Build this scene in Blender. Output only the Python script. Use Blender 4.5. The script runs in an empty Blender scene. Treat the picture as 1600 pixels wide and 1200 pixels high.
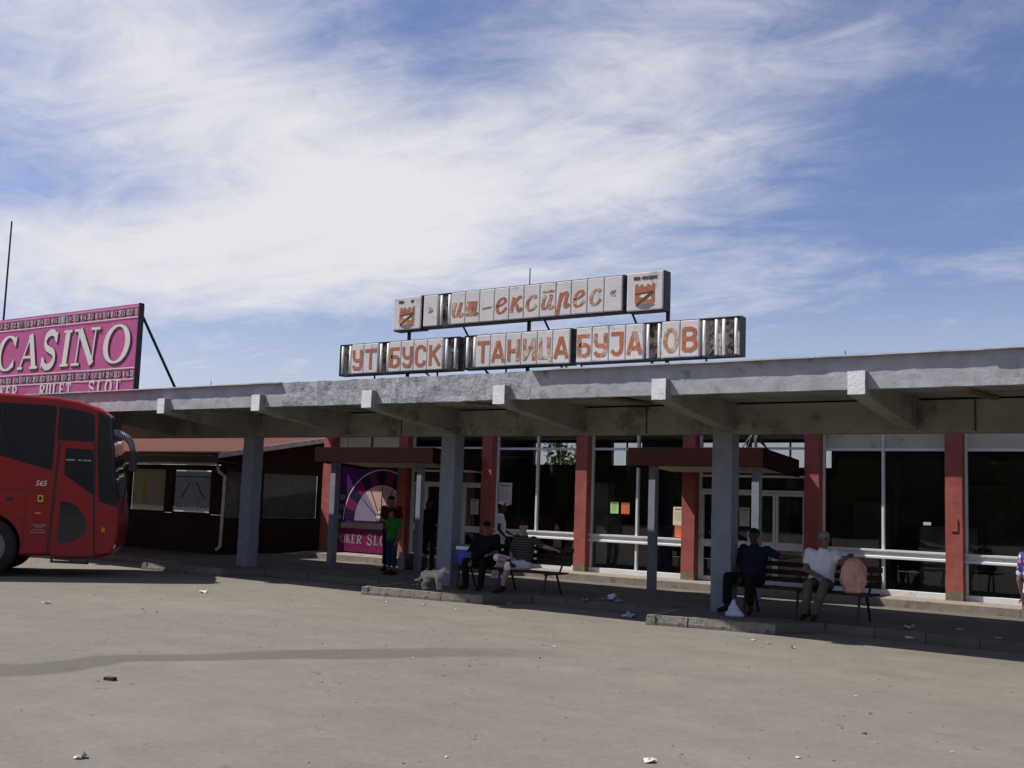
import bpy, bmesh, math, random
from mathutils import Vector, Matrix, noise as mnoise
random.seed(7)
S = 1.13                       # all layout figures below are in survey units of 1.13 m; roots are scaled to metres at the end
scene = bpy.context.scene
col = scene.collection
R = math.radians

# ---------------------------------------------------------------- camera
cam_d = bpy.data.cameras.new('camera'); cam = bpy.data.objects.new('camera', cam_d); col.objects.link(cam)
scene.camera = cam
yaw, pitch, roll, FPX = R(35.557), R(6.0), R(1.98), 1700.5
f0 = Vector((-math.sin(yaw)*math.cos(pitch), math.cos(yaw)*math.cos(pitch), math.sin(pitch)))
r0 = Vector((math.cos(yaw), math.sin(yaw), 0)); u0 = r0.cross(f0)
cr = r0*math.cos(roll)+u0*math.sin(roll); cu = -r0*math.sin(roll)+u0*math.cos(roll)
m = Matrix((cr, cu, -f0)).transposed().to_4x4(); m.translation = Vector((0, 0, 1.6*S))
cam.matrix_world = m
cam_d.sensor_width = 36; cam_d.lens = FPX/1600*36; cam_d.clip_end = 5000; cam_d.clip_start = .05

# ---------------------------------------------------------------- sun, sky, exposure
SUN = Vector((-.68, -.33, 1)).normalized()
sun_el = math.asin(SUN.z); sun_az = math.atan2(SUN.x, SUN.y)
sl = bpy.data.lights.new('sun', 'SUN'); sl.energy = 5.0; sl.angle = R(.53); sl.color = (1, .95, .87)
so = bpy.data.objects.new('sun', sl); col.objects.link(so); so.rotation_euler = (-SUN).to_track_quat('-Z', 'Y').to_euler()
world = bpy.data.worlds.new('World'); scene.world = world; world.use_nodes = True
scene.view_settings.view_transform = 'Standard'; scene.view_settings.look = 'None'
scene.view_settings.exposure = 0.3; scene.view_settings.gamma = 1
def build_world():
    nt = world.node_tree; N = nt.nodes; L = nt.links; N.clear()
    out = N.new('ShaderNodeOutputWorld'); bg = N.new('ShaderNodeBackground'); L.new(bg.outputs[0], out.inputs[0])
    sky = N.new('ShaderNodeTexSky'); sky.sky_type = 'NISHITA'; sky.sun_disc = False
    sky.sun_elevation = sun_el; sky.sun_rotation = sun_az % (2*math.pi); sky.air_density = 1.0; sky.dust_density = .8; sky.ozone_density = 2.2
    bg.inputs['Strength'].default_value = .085
    tc = N.new('ShaderNodeTexCoord'); sep = N.new('ShaderNodeSeparateXYZ'); L.new(tc.outputs['Generated'], sep.inputs[0])
    def M(op, a, b=None, clamp=False):
        n = N.new('ShaderNodeMath'); n.operation = op; n.use_clamp = clamp
        for i, v in enumerate((a, b)):
            if v is None: continue
            if isinstance(v, (int, float)): n.inputs[i].default_value = v
            else: L.new(v, n.inputs[i])
        return n.outputs[0]
    # cirrus sheet: a level layer overhead, seen in perspective (x/z, y/z), curved a little so that it meets the horizon
    zz = M('ADD', M('MAXIMUM', sep.outputs[2], 0), .16)
    px = M('DIVIDE', sep.outputs[0], zz); py = M('DIVIDE', sep.outputs[1], zz)
    cmb = N.new('ShaderNodeCombineXYZ'); L.new(px, cmb.inputs[0]); L.new(py, cmb.inputs[1])
    az = M('ARCTAN2', sep.outputs[0], sep.outputs[1]); el = M('ARCSINE', sep.outputs[2])
    def mapped(rz, sc, loc):
        mp = N.new('ShaderNodeMapping'); mp.inputs['Rotation'].default_value = (0, 0, R(rz)); mp.inputs['Scale'].default_value = sc; mp.inputs['Location'].default_value = loc
        L.new(cmb.outputs[0], mp.inputs[0]); return mp.outputs[0]
    def fbm(vec, scale, detail, rough, dist):
        n = N.new('ShaderNodeTexNoise'); n.inputs['Scale'].default_value = scale; n.inputs['Detail'].default_value = detail
        n.inputs['Roughness'].default_value = rough; n.inputs['Distortion'].default_value = dist; L.new(vec, n.inputs['Vector']); return n.outputs['Fac']
    big = fbm(mapped(CLOUD['rot'], (.5, 1, 1), CLOUD['big']), 1.1, 5, .55, .5)
    wisp = fbm(mapped(CLOUD['rot'], (.5, 1.0, 1), CLOUD['wisp']), 2.4, 10, .62, 1.6)
    puff = fbm(mapped(20, (.8, 1, 1), (7, 3, 0)), 6.5, 8, .66, .8)
    d = M('ADD', M('MULTIPLY', M('SUBTRACT', big, .5), CLOUD['kbig']), M('ADD', M('MULTIPLY', M('SUBTRACT', wisp, .5), CLOUD['kwisp']), M('MULTIPLY', M('SUBTRACT', puff, .5), 1.0)))
    # cloud masses of this afternoon: bearing, height, half widths (degrees), lean, weight
    for (a0, e0, wa, we, lean, wt) in CLOUD['mass']:
        da = M('MULTIPLY', M('SUBTRACT', az, R(a0)), 1); de = M('SUBTRACT', el, R(e0)); c_, s_ = math.cos(R(lean)), math.sin(R(lean))
        u_ = M('DIVIDE', M('ADD', M('MULTIPLY', da, c_), M('MULTIPLY', de, s_)), R(wa)); v_ = M('DIVIDE', M('SUBTRACT', M('MULTIPLY', de, c_), M('MULTIPLY', da, s_)), R(we))
        gq = M('EXPONENT', M('MULTIPLY', M('ADD', M('MULTIPLY', u_, u_), M('MULTIPLY', v_, v_)), -1))
        d = M('ADD', d, M('MULTIPLY', gq, wt))
    d = M('ADD', d, CLOUD['base'])
    mr = N.new('ShaderNodeMapRange'); mr.interpolation_type = 'SMOOTHSTEP'; mr.inputs['From Min'].default_value = 0; mr.inputs['From Max'].default_value = 1.5
    mr.inputs['To Max'].default_value = 1.0; L.new(d, mr.inputs['Value'])
    hz = M('SUBTRACT', 1, M('MULTIPLY', M('MAXIMUM', sep.outputs[2], 0), 4.2), True)     # thin haze low over the land
    fac = M('MAXIMUM', mr.outputs[0], M('MULTIPLY', M('POWER', hz, 1.3), .55))
    tint = N.new('ShaderNodeMix'); tint.data_type = 'RGBA'; tint.blend_type = 'MULTIPLY'; tint.inputs['Factor'].default_value = 1
    L.new(sky.outputs[0], tint.inputs['A']); tint.inputs['B'].default_value = CLOUD['tint']
    mx = N.new('ShaderNodeMix'); mx.data_type = 'RGBA'; L.new(fac, mx.inputs['Factor']); L.new(tint.outputs['Result'], mx.inputs['A']); mx.inputs['B'].default_value = CLOUD['white']
    L.new(mx.outputs['Result'], bg.inputs['Color'])
CLOUD = dict(big=(1.3, .4, 0), wisp=(2.2, 5.1, 0), rot=-8, kbig=1.2, kwisp=1.25, base=.42, tint=(.94, .88, 1.08, 1), white=(7.5, 7.45, 7.85, 1),
    mass=[(-47.5,17.3,13,4.6,-22,.85),(-54,11.8,16,3.4,6,.95),(-33.5,20.3,9,2.8,24,.5),(-30.5,16.4,8,1.9,10,.6),(-20,21.5,9,2.2,10,.25),(-40.5,23.0,2.6,2.0,-35,-.05),
          (-60.5,14.2,4,1.3,0,-.35),(-59,21.5,8,4,0,.4),(-49,8.3,9,1.0,5,-.3),(-13,17,9,9,0,-.56)])
build_world()

# ---------------------------------------------------------------- materials
MATS = {}
def mat(name, color, rough=.7, var=.15, scale=6, bump=0, bscale=40, metal=0, dirt=None, dirt_amt=0, dscale=2.5, spec=.5, c2=None, detail=6):
    if name in MATS: return MATS[name]
    mt = bpy.data.materials.new(name); mt.use_nodes = True; nt = mt.node_tree; N = nt.nodes; L = nt.links
    b = N['Principled BSDF']; b.inputs['Roughness'].default_value = rough; b.inputs['Metallic'].default_value = metal
    if name.split('_')[0] in ('cloth', 'hair', 'shirt', 'shoe', 'bench', 'skin', 'maroon', 'poster', 'soffit', 'box', 'white', 'fur', 'walk', 'brown'): spec = .12
    b.inputs['Specular IOR Level'].default_value = spec
    tc = N.new('ShaderNodeTexCoord')
    nz = N.new('ShaderNodeTexNoise'); nz.inputs['Scale'].default_value = scale; nz.inputs['Detail'].default_value = detail; L.new(tc.outputs['Object'], nz.inputs['Vector'])
    rp = N.new('ShaderNodeValToRGB'); L.new(nz.outputs['Fac'], rp.inputs[0])
    a = tuple(max(0, c*(1-var)) for c in color); e = tuple(min(1, c*(1+var)) for c in (c2 or color))
    rp.color_ramp.elements[0].position = .32; rp.color_ramp.elements[0].color = (*a, 1)
    rp.color_ramp.elements[1].position = .68; rp.color_ramp.elements[1].color = (*e, 1)
    outc = rp.outputs[0]
    if dirt:
        n2 = N.new('ShaderNodeTexNoise'); n2.inputs['Scale'].default_value = dscale; n2.inputs['Detail'].default_value = 9; n2.inputs['Roughness'].default_value = .68; L.new(tc.outputs['Object'], n2.inputs['Vector'])
        r2 = N.new('ShaderNodeValToRGB'); r2.color_ramp.elements[0].position = .62-dirt_amt*.3; r2.color_ramp.elements[1].position = .72-dirt_amt*.25
        L.new(n2.outputs['Fac'], r2.inputs[0])
        mx = N.new('ShaderNodeMix'); mx.data_type = 'RGBA'; L.new(r2.outputs[0], mx.inputs['Factor']); L.new(outc, mx.inputs['A']); mx.inputs['B'].default_value = (*dirt, 1)
        outc = mx.outputs['Result']
    L.new(outc, b.inputs['Base Color'])
    if bump:
        n3 = N.new('ShaderNodeTexNoise'); n3.inputs['Scale'].default_value = bscale; n3.inputs['Detail'].default_value = 7; L.new(tc.outputs['Object'], n3.inputs['Vector'])
        bp = N.new('ShaderNodeBump'); bp.inputs['Strength'].default_value = bump; bp.inputs['Distance'].default_value = .02
        L.new(n3.outputs['Fac'], bp.inputs['Height']); L.new(bp.outputs[0], b.inputs['Normal'])
    MATS[name] = mt; return mt
def glass(name, tint=(.87, .885, .885), rough=.02, gain=1.0):
    mt = bpy.data.materials.new(name); mt.use_nodes = True; nt = mt.node_tree; N = nt.nodes; L = nt.links; N.clear()
    o = N.new('ShaderNodeOutputMaterial'); mx = N.new('ShaderNodeMixShader'); t = N.new('ShaderNodeBsdfTransparent'); g = N.new('ShaderNodeBsdfGlossy'); fr = N.new('ShaderNodeFresnel')
    ge = N.new('ShaderNodeNewGeometry'); mi = N.new('ShaderNodeMath'); mi.operation = 'MULTIPLY_ADD'; mi.inputs[1].default_value = 1/1.5-1.5; mi.inputs[2].default_value = 1.5   # the far face of a pane is left, not entered
    L.new(ge.outputs['Backfacing'], mi.inputs[0]); L.new(mi.outputs[0], fr.inputs['IOR']); t.inputs[0].default_value = (*tint, 1); g.inputs['Roughness'].default_value = rough
    nz = N.new('ShaderNodeTexNoise'); nz.inputs['Scale'].default_value = 1.3; bp = N.new('ShaderNodeBump'); bp.inputs['Strength'].default_value = .03; bp.inputs['Distance'].default_value = .05
    tc = N.new('ShaderNodeTexCoord'); L.new(tc.outputs['Object'], nz.inputs['Vector']); L.new(nz.outputs['Fac'], bp.inputs['Height']); L.new(bp.outputs[0], g.inputs['Normal'])
    L.new(fr.outputs[0], mx.inputs[0]); L.new(t.outputs[0], mx.inputs[1]); L.new(g.outputs[0], mx.inputs[2]); L.new(mx.outputs[0], o.inputs[0])
    MATS[name] = mt; return mt
mat('fascia_paint', (.325, .332, .356), .85, .12, 5, .22, 24, dirt=(.17, .17, .175), dirt_amt=0.08, dscale=3.2)
mat('rough_plaster', (.285, .292, .315), .9, .2, 14, .6, 22, dirt=(.15, .15, .15), dirt_amt=0.15, dscale=6)
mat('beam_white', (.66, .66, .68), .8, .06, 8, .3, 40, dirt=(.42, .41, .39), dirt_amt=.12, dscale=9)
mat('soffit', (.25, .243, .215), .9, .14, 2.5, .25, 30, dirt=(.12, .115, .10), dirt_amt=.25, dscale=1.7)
mat('column_paint', (.195, .22, .27), .7, .1, 5, .3, 30, dirt=(.26, .27, .29), dirt_amt=0.13, dscale=7)
mat('flashing', (.50, .50, .53), .5, .2, 4, 0, 40, metal=.35, dirt=(.2, .17, .15), dirt_amt=.15)
mat('timber', (.17, .13, .07), .85, .3, 12, .4, 60)
mat('pillar_red', (.30, .072, .06), .75, .12, 4, .22, 30, dirt=(.21, .058, .05), dirt_amt=.25, dscale=5)
mat('pillar_base', (.17, .135, .09), .9, .2, 9, .4, 40)
mat('alu_white', (.66, .67, .68), .45, .07, 3, 0, dirt=(.42, .40, .37), dirt_amt=.1, dscale=4)
mat('step_stone', (.24, .20, .165), .85, .14, 7, .4, 50, dirt=(.12, .1, .075), dirt_amt=.2, dscale=4)
mat('building_wall', (.35, .33, .30), .9, .1)
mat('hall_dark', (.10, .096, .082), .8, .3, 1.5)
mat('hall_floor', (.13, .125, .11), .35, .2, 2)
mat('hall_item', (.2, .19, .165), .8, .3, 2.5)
mat('painted_pane', (.46, .48, .40), .5, .08, 2, 0, dirt=(.2, .215, .19), dirt_amt=.25, dscale=1.4)
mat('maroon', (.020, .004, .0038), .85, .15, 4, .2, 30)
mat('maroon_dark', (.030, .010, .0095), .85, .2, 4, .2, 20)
mat('canopy_soffit', (.34, .29, .22), .85, .08, 3)
mat('brown_roof', (.105, .04, .03), .9, .16, 9, .5, 60)
mat('dark_trim', (.02, .018, .018), .6, .2)
mat('bright_sheet', (.7, .7, .72), .45, .06, 3)
mat('galv', (.52, .50, .47), .45, .2, 8, 0, metal=.3, dirt=(.3, .2, .13), dirt_amt=.2, dscale=6)
mat('asphalt_patch', (.132, .12, .105), .95, .14, 14, .4, 90, detail=9)
mat('kerb', (.19, .17, .145), .92, .2, 8, .8, 40, dirt=(.095, .083, .07), dirt_amt=.25, dscale=7)
mat('walk', (.125, .117, .10), .9, .18, 2, .5, 60, dirt=(.085, .08, .07), dirt_amt=.2, dscale=1.2)
mat('bus_red', (.27, .010, .011), .32, .03, 2, spec=.4, dirt=(.26, .011, .011), dirt_amt=.1, dscale=1.4)
mat('bus_black', (.012, .012, .013), .35, .1)
mat('bus_glass', (.03, .032, .035), .08, .1, 1, spec=.35)
mat('rubber', (.018, .018, .018), .85, .2)
mat('rim_grey', (.2, .2, .2), .5, .2, metal=.5)
mat('steel_dark', (.022, .022, .025), .5, .3, 8, metal=.3)
mat('grey_arm', (.14, .155, .19), .4, .1)
mat('white_print', (.8, .8, .8), .6, .04)
mat('yellow_print', (.7, .5, .05), .6, .05)
mat('orange_print', (.75, .16, .03), .6, .05)
mat('box_white', (.53, .51, .515), .8, .08, 3, .1, 30, dirt=(.36, .34, .32), dirt_amt=0.2, dscale=3)
mat('box_back', (.44, .42, .36), .8, .12, 6, .3, 50, dirt=(.07, .035, .02), dirt_amt=0.5, dscale=5)
mat('rust', (.03, .016, .012), .9, .5, 14, .6, 60, c2=(.10, .05, .025), dirt=(.36, .33, .27), dirt_amt=.5, dscale=16)
mat('letter_orange', (.32, .095, .035), .75, .16, 9, .3, 80, dirt=(.42, .32, .2), dirt_amt=.10, dscale=14)
mat('letter_worn', (.33, .10, .036), .8, .22, 10, .4, 80, dirt=(.44, .37, .27), dirt_amt=0.4, dscale=9)
mat('letter_faint', (.34, .125, .05), .8, .2, 10, .4, 80, dirt=(.46, .41, .32), dirt_amt=0.55, dscale=9)
mat('logo_ink', (.03, .028, .028), .7, .2)
mat('logo_grey', (.16, .155, .16), .7, .2)
mat('magenta', (.40, .06, .21), .55, .06, 1.6, .25, 3.5, dirt=(.34, .048, .175), dirt_amt=.2, dscale=1.3)
mat('print_black', (.022, .02, .02), .6, .1)
mat('print_cream', (.56, .55, .5), .6, .03)
mat('teal_print', (.1, .35, .33), .6, .05)
mat('poster_violet', (.06, .009, .085), .5, .35, 1.5)
mat('poster_pink', (.15, .014, .07), .5, .1, 2)
mat('poster_navy', (.012, .012, .04), .5, .1)
mat('poster_bowl', (.42, .27, .27), .5, .28, .9, c2=(.5, .36, .33), detail=1)
mat('poster_shade', (.21, .19, .27), .5, .2, .9, detail=1)
mat('ink_grey', (.2, .2, .25), .6, .1)
mat('clerestory_yellow', (.5, .49, .30), .6, .1, 2)
mat('paper', (.5, .495, .475), .85, .05, 10)
mat('paper_cream', (.68, .62, .42), .85, .05, 10)
mat('paper_green', (.42, .66, .24), .85, .05, 10)
mat('paper_orange', (.75, .14, .04), .85, .05, 10)
mat('bench_wood', (.05, .03, .022), .7, .3, 14)
mat('cooler_blue', (.02, .06, .55), .4, .05, 3)
mat('cooler_white', (.72, .74, .76), .4, .04, 3)
mat('cooler_green', (.03, .12, .08), .5, .1)
mat('pink_sack', (.66, .36, .27), .7, .10, 6, .4, 25)
mat('bag_blue', (.48, .52, .68), .5, .12, 6, .3, 30)
mat('bag_grey', (.30, .30, .31), .7, .2, 8, .3, 30)
mat('bag_black', (.018, .018, .02), .6, .2, 8, .3, 30)
mat('skin', (.19, .10, .07), .6, .08, 8)
mat('skin_light', (.36, .215, .16), .6, .06, 8)
mat('skin_dark', (.07, .036, .025), .6, .08, 8)
mat('hair_black', (.012, .010, .009), .7, .3, 20)
mat('hair_grey', (.22, .21, .2), .8, .2, 20)
mat('cloth_black', (.009, .009, .011), .9, .2, 8, .3, 20)
mat('cloth_navy', (.012, .016, .03), .9, .2, 8, .3, 20)
mat('cloth_white', (.66, .68, .74), .9, .05, 6, .3, 18)
mat('cloth_khaki', (.10, .088, .066), .9, .12, 8, .3, 20)
mat('cloth_denim', (.022, .034, .075), .9, .18, 9, .3, 20)
mat('cloth_green', (.03, .15, .03), .9, .1, 8, .3, 20)
mat('cloth_red', (.07, .009, .009), .9, .15, 8, .3, 20)
mat('cloth_yellow', (.3, .22, .03), .9, .15, 8)
mat('shoe_dark', (.02, .018, .017), .6, .2)
mat('shoe_white', (.62, .62, .62), .6, .1)
mat('fur_cream', (.66, .60, .48), .95, .14, 9, .6, 60, dirt=(.5, .42, .30), dirt_amt=.2, dscale=4)
mat('leaf', (.07, .11, .035), .7, .5, 5)
mat('bark', (.08, .06, .045), .9, .3, 12, .5, 40)
mat('green_wall', (.40, .46, .33), .8, .06, 1)
mat('debris', (.13, .12, .11), .9, .6, 20)
glass('pane_glass')
def stripes_mat(name, c1, c2, freq):
    mt = mat(name, c1, .9, .1); nt = mt.node_tree; N = nt.nodes; L = nt.links; b = N['Principled BSDF']
    w = N.new('ShaderNodeTexWave'); w.bands_direction = 'Z'; w.inputs['Scale'].default_value = freq; w.inputs['Distortion'].default_value = .8
    tc = N.new('ShaderNodeTexCoord'); L.new(tc.outputs['Object'], w.inputs['Vector'])
    rp = N.new('ShaderNodeValToRGB'); rp.color_ramp.elements[0].position = .6; rp.color_ramp.elements[1].position = .75
    rp.color_ramp.elements[0].color = (*c1, 1); rp.color_ramp.elements[1].color = (*c2, 1); L.new(w.outputs['Fac'], rp.inputs[0]); L.new(rp.outputs[0], b.inputs['Base Color'])
stripes_mat('shirt_striped', (.025, .027, .027), (.09, .095, .09), 7)
def pattern_mat():
    mt = mat('shirt_pattern', (.3, .1, .2), .85, .1); nt = mt.node_tree; N = nt.nodes; L = nt.links; b = N['Principled BSDF']
    v = N.new('ShaderNodeTexVoronoi'); v.inputs['Scale'].default_value = 22; tc = N.new('ShaderNodeTexCoord'); L.new(tc.outputs['Object'], v.inputs['Vector'])
    s = N.new('ShaderNodeSeparateColor'); L.new(v.outputs['Color'], s.inputs[0])
    rp = N.new('ShaderNodeValToRGB'); rp.color_ramp.interpolation = 'CONSTANT'; e = rp.color_ramp.elements
    e[0].color = (.03, .03, .09, 1); e[1].position = .3; e[1].color = (.35, .12, .22, 1)
    for p, c in ((.5, (.45, .5, .62, 1)), (.68, (.05, .05, .16, 1)), (.85, (.3, .45, .5, 1))): k = e.new(p); k.color = c
    L.new(s.outputs[0], rp.inputs[0]); L.new(rp.outputs[0], b.inputs['Base Color'])
pattern_mat()
def ground_mat():
    mt = bpy.data.materials.new('tarmac'); mt.use_nodes = True; nt = mt.node_tree; N = nt.nodes; L = nt.links; b = N['Principled BSDF']
    b.inputs['Roughness'].default_value = .95; b.inputs['Specular IOR Level'].default_value = .25
    tc = N.new('ShaderNodeTexCoord')
    def nz(s, d, r=.55, dist=0, vec=None):
        n = N.new('ShaderNodeTexNoise'); n.inputs['Scale'].default_value = s; n.inputs['Detail'].default_value = d; n.inputs['Roughness'].default_value = r; n.inputs['Distortion'].default_value = dist
        L.new(vec or tc.outputs['Object'], n.inputs['Vector']); return n.outputs['Fac']
    def ramp(f, p0, c0, p1, c1):
        r = N.new('ShaderNodeValToRGB'); r.color_ramp.elements[0].position = p0; r.color_ramp.elements[1].position = p1; r.color_ramp.elements[0].color = c0; r.color_ramp.elements[1].color = c1; L.new(f, r.inputs[0]); return r.outputs[0]
    def mix(a, bb, f, bt='MULTIPLY'):
        x = N.new('ShaderNodeMix'); x.data_type = 'RGBA'; x.blend_type = bt
        if isinstance(f, float): x.inputs['Factor'].default_value = f
        else: L.new(f, x.inputs['Factor'])
        L.new(a, x.inputs['A']); L.new(bb, x.inputs['B']) if not isinstance(bb, tuple) else setattr(x.inputs['B'], 'default_value', bb); return x.outputs['Result']
    base = ramp(nz(.35, 6, .6), .35, (.158, .141, .120, 1), .66, (.186, .167, .143, 1))
    base = mix(base, ramp(nz(2.2, 8, .65), .3, (.88, .88, .88, 1), .7, (1.08, 1.08, 1.08, 1)), 1.0)
    mp = N.new('ShaderNodeMapping'); mp.inputs['Rotation'].default_value = (0, 0, R(-25)); mp.inputs['Scale'].default_value = (.25, 1.6, 1); L.new(tc.outputs['Object'], mp.inputs[0])
    base = mix(base, ramp(nz(.8, 7, .6, .3, mp.outputs[0]), .35, (.92, .92, .93, 1), .6, (1.02, 1.02, 1.02, 1)), .8)   # tyre-worn streaks
    grain = nz(140, 3, .7); base = mix(base, ramp(grain, .3, (.8, .8, .8, 1), .7, (1.18, 1.18, 1.18, 1)), .8)
    base = mix(base, ramp(nz(16, 9, .75), .36, (.88, .88, .88, 1), .62, (1.06, 1.06, 1.06, 1)), 1.0)
    base = mix(base, ramp(nz(55, 4, .7), .60, (1, 1, 1, 1), .74, (.6, .6, .6, 1)), .6)      # dark stone chips showing through
    spots = ramp(nz(.9, 6, .6, 1.4), .62, (0, 0, 0, 1), .74, (1, 1, 1, 1)); base = mix(base, (.078, .07, .062, 1), mixf(N, L, spots, .4), 'MIX')
    spots2 = ramp(nz(3.5, 4, .55, 1.5), .66, (0, 0, 0, 1), .72, (1, 1, 1, 1)); base = mix(base, (.058, .052, .047, 1), mixf(N, L, spots2, .5), 'MIX')
    L.new(base, b.inputs['Base Color'])
    bp = N.new('ShaderNodeBump'); bp.inputs['Strength'].default_value = .35; bp.inputs['Distance'].default_value = .012; L.new(nz(90, 5, .7), bp.inputs['Height']); L.new(bp.outputs[0], b.inputs['Normal'])
    MATS['tarmac'] = mt
def mixf(N, L, sock, k):
    n = N.new('ShaderNodeMath'); n.operation = 'MULTIPLY'; n.inputs[1].default_value = k; L.new(sock, n.inputs[0]); return n.outputs[0]
ground_mat()

# ---------------------------------------------------------------- helpers
def tag(o, label=None, cat=None, group=None, kind=None):
    if label: o['label'] = label
    if cat: o['category'] = cat
    if group: o['group'] = group
    if kind: o['kind'] = kind
    return o
def empty(name, loc=(0, 0, 0), rz=0, sc=1):
    o = bpy.data.objects.new(name, None); col.objects.link(o); o.location = loc; o.rotation_euler = (0, 0, rz); o.scale = (sc,)*3; o.empty_display_size = .1; return o
def obj(name, me, mt, parent=None, loc=None, rz=0):
    o = bpy.data.objects.new(name, me); col.objects.link(o)
    if mt is not None and not me.materials: me.materials.append(MATS[mt] if isinstance(mt, str) else mt)
    if parent: o.parent = parent
    if loc is not None: o.location = loc
    if rz: o.rotation_euler = (0, 0, rz)
    return o
class MB:
    def __init__(s): s.v = []; s.f = []
    def add(s, V, F):
        n = len(s.v); s.v += [tuple(p) for p in V]; s.f += [tuple(i+n for i in q) for q in F]; return s
    def box(s, x0, x1, y0, y1, z0, z1):
        return s.add([(x0,y0,z0),(x1,y0,z0),(x1,y1,z0),(x0,y1,z0),(x0,y0,z1),(x1,y0,z1),(x1,y1,z1),(x0,y1,z1)],
                     [(0,3,2,1),(4,5,6,7),(0,1,5,4),(1,2,6,5),(2,3,7,6),(3,0,4,7)])
    def hexa(s, b, t):       # eight corners: bottom ring, top ring (counter-clockwise seen from above)
        return s.add(list(b)+list(t), [(3,2,1,0),(4,5,6,7),(0,1,5,4),(1,2,6,5),(2,3,7,6),(3,0,4,7)])
    def tube(s, p0, p1, r, r1=None, n=8, cap=True):
        p0 = Vector(p0); p1 = Vector(p1); r1 = r if r1 is None else r1; d = (p1-p0).normalized()
        a = d.orthogonal().normalized(); b = d.cross(a); V = []
        for p, q in ((p0, r), (p1, r1)):
            V += [p+(a*math.cos(2*math.pi*i/n)+b*math.sin(2*math.pi*i/n))*q for i in range(n)]
        F = [(i, (i+1) % n, n+(i+1) % n, n+i) for i in range(n)]
        if cap: F += [tuple(range(n-1, -1, -1)), tuple(range(n, 2*n))]
        return s.add(V, F)
    def path(s, pts, r, n=8):
        for a, b in zip(pts, pts[1:]): s.tube(a, b, r, n=n)
        return s
    def poly(s, pts2, y0, y1, axis='y'):     # outline in (x,z), pushed from y0 (front) to y1
        n = len(pts2); V = [(x, y0, z) for x, z in pts2]+[(x, y1, z) for x, z in pts2]
        F = [tuple(range(n)), tuple(range(2*n-1, n-1, -1))]+[(i, n+i, n+(i+1) % n, (i+1) % n) for i in range(n)]
        return s.add(V, F)
    def mesh(s, name='m', smooth=False, fix=True):
        me = bpy.data.meshes.new(name); me.from_pydata(s.v, [], s.f)
        if fix:
            bm = bmesh.new(); bm.from_mesh(me); bmesh.ops.recalc_face_normals(bm, faces=bm.faces); bm.to_mesh(me); bm.free()
        if smooth: me.shade_smooth()
        me.update(); return me
    def build(s, name, mt, parent=None, bevel=0, smooth=False, loc=None, rz=0, fix=True):
        o = obj(name, s.mesh(name, smooth, fix), mt, parent, loc, rz)
        if bevel:
            b = o.modifiers.new('b', 'BEVEL'); b.width = bevel; b.segments = 2; b.limit_method = 'ANGLE'
        return o
def bx(name, mt, parent, x0, x1, y0, y1, z0, z1, bevel=0): return MB().box(x0, x1, y0, y1, z0, z1).build(name, mt, parent, bevel)
def evaluated_mesh(o):
    dg = bpy.context.evaluated_depsgraph_get(); me = bpy.data.meshes.new_from_object(o.evaluated_get(dg)); return me
def roughen(me, amt, freq=4, axis=None, seed=0):
    for v in me.vertices:
        n = mnoise.noise_vector(v.co*freq+Vector((seed, seed*2.1, 0)))
        v.co += Vector((n.x*amt[0], n.y*amt[1], n.z*amt[2]))
def gridbox(x0, x1, y0, y1, z0, z1, step):
    bm = bmesh.new(); bmesh.ops.create_cube(bm, size=1)
    for v in bm.verts: v.co = Vector((x0 if v.co.x < 0 else x1, y0 if v.co.y < 0 else y1, z0 if v.co.z < 0 else z1))
    for ax, (a, b) in enumerate(((x0, x1), (y0, y1), (z0, z1))):
        k = max(1, int((b-a)/step))
        for i in range(1, k):
            no = [0, 0, 0]; no[ax] = 1; co = [0, 0, 0]; co[ax] = a+(b-a)*i/k
            bmesh.ops.bisect_plane(bm, geom=bm.verts[:]+bm.edges[:]+bm.faces[:], plane_co=co, plane_no=no)
    me = bpy.data.meshes.new('g'); bm.to_mesh(me); bm.free(); return me
# ---- stroke lettering: flat ribbons with a nib, given a slight thickness
def spline(pts, k=6):
    if len(pts) < 3: return pts
    out = []; P = [pts[0]]+list(pts)+[pts[-1]]
    for i in range(1, len(P)-2):
        a, b, c_, d = (Vector(P[j]) for j in (i-1, i, i+1, i+2))
        for t in range(k):
            t /= k; out.append(.5*((2*b)+(c_-a)*t+(2*a-5*b+4*c_-d)*t*t+(3*b-a-3*c_+d)*t**3))
    return out+[Vector(P[-2])]
def ribbon(mb, pts, width, y, th, closed=False):
    pts = [Vector(p) for p in pts]; n = len(pts); Lf = []; Rt = []
    for i, p in enumerate(pts):
        if closed: a = pts[(i-1) % n]; b = pts[(i+1) % n]
        else: a = pts[max(0, i-1)]; b = pts[min(n-1, i+1)]
        d = (b-a).normalized(); nr = Vector((-d.y, d.x)); w = width(d) if callable(width) else width
        k = 1.0
        if 0 < i < n-1 or closed:
            d1 = (p-a).normalized(); d2 = (b-p).normalized(); k = 1/max(.55, math.sqrt(max(0, (1+d1.dot(d2))/2)))
        Lf.append(p+nr*w*.5*k); Rt.append(p-nr*w*.5*k)
    V = [(q.x, y, q.y) for q in Lf+Rt]+[(q.x, y+th, q.y) for q in Lf+Rt]; F = []; m_ = 2*n
    rng = range(n) if closed else range(n-1)
    for i in rng:
        j = (i+1) % n
        F += [(i, j, n+j, n+i), (i, m_+i, m_+j, j), (n+i, n+j, m_+n+j, m_+n+i)]
    if not closed: F += [(0, n, m_+n, m_), (n-1, m_+n-1, m_+2*n-1, 2*n-1)]
    mb.add(V, F)
def ell(cx, cy, rx, ry, a0=0, a1=360, n=26):
    return [(cx+rx*math.cos(R(a0+(a1-a0)*i/n)), cy+ry*math.sin(R(a0+(a1-a0)*i/n))) for i in range(n+1)]
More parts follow.
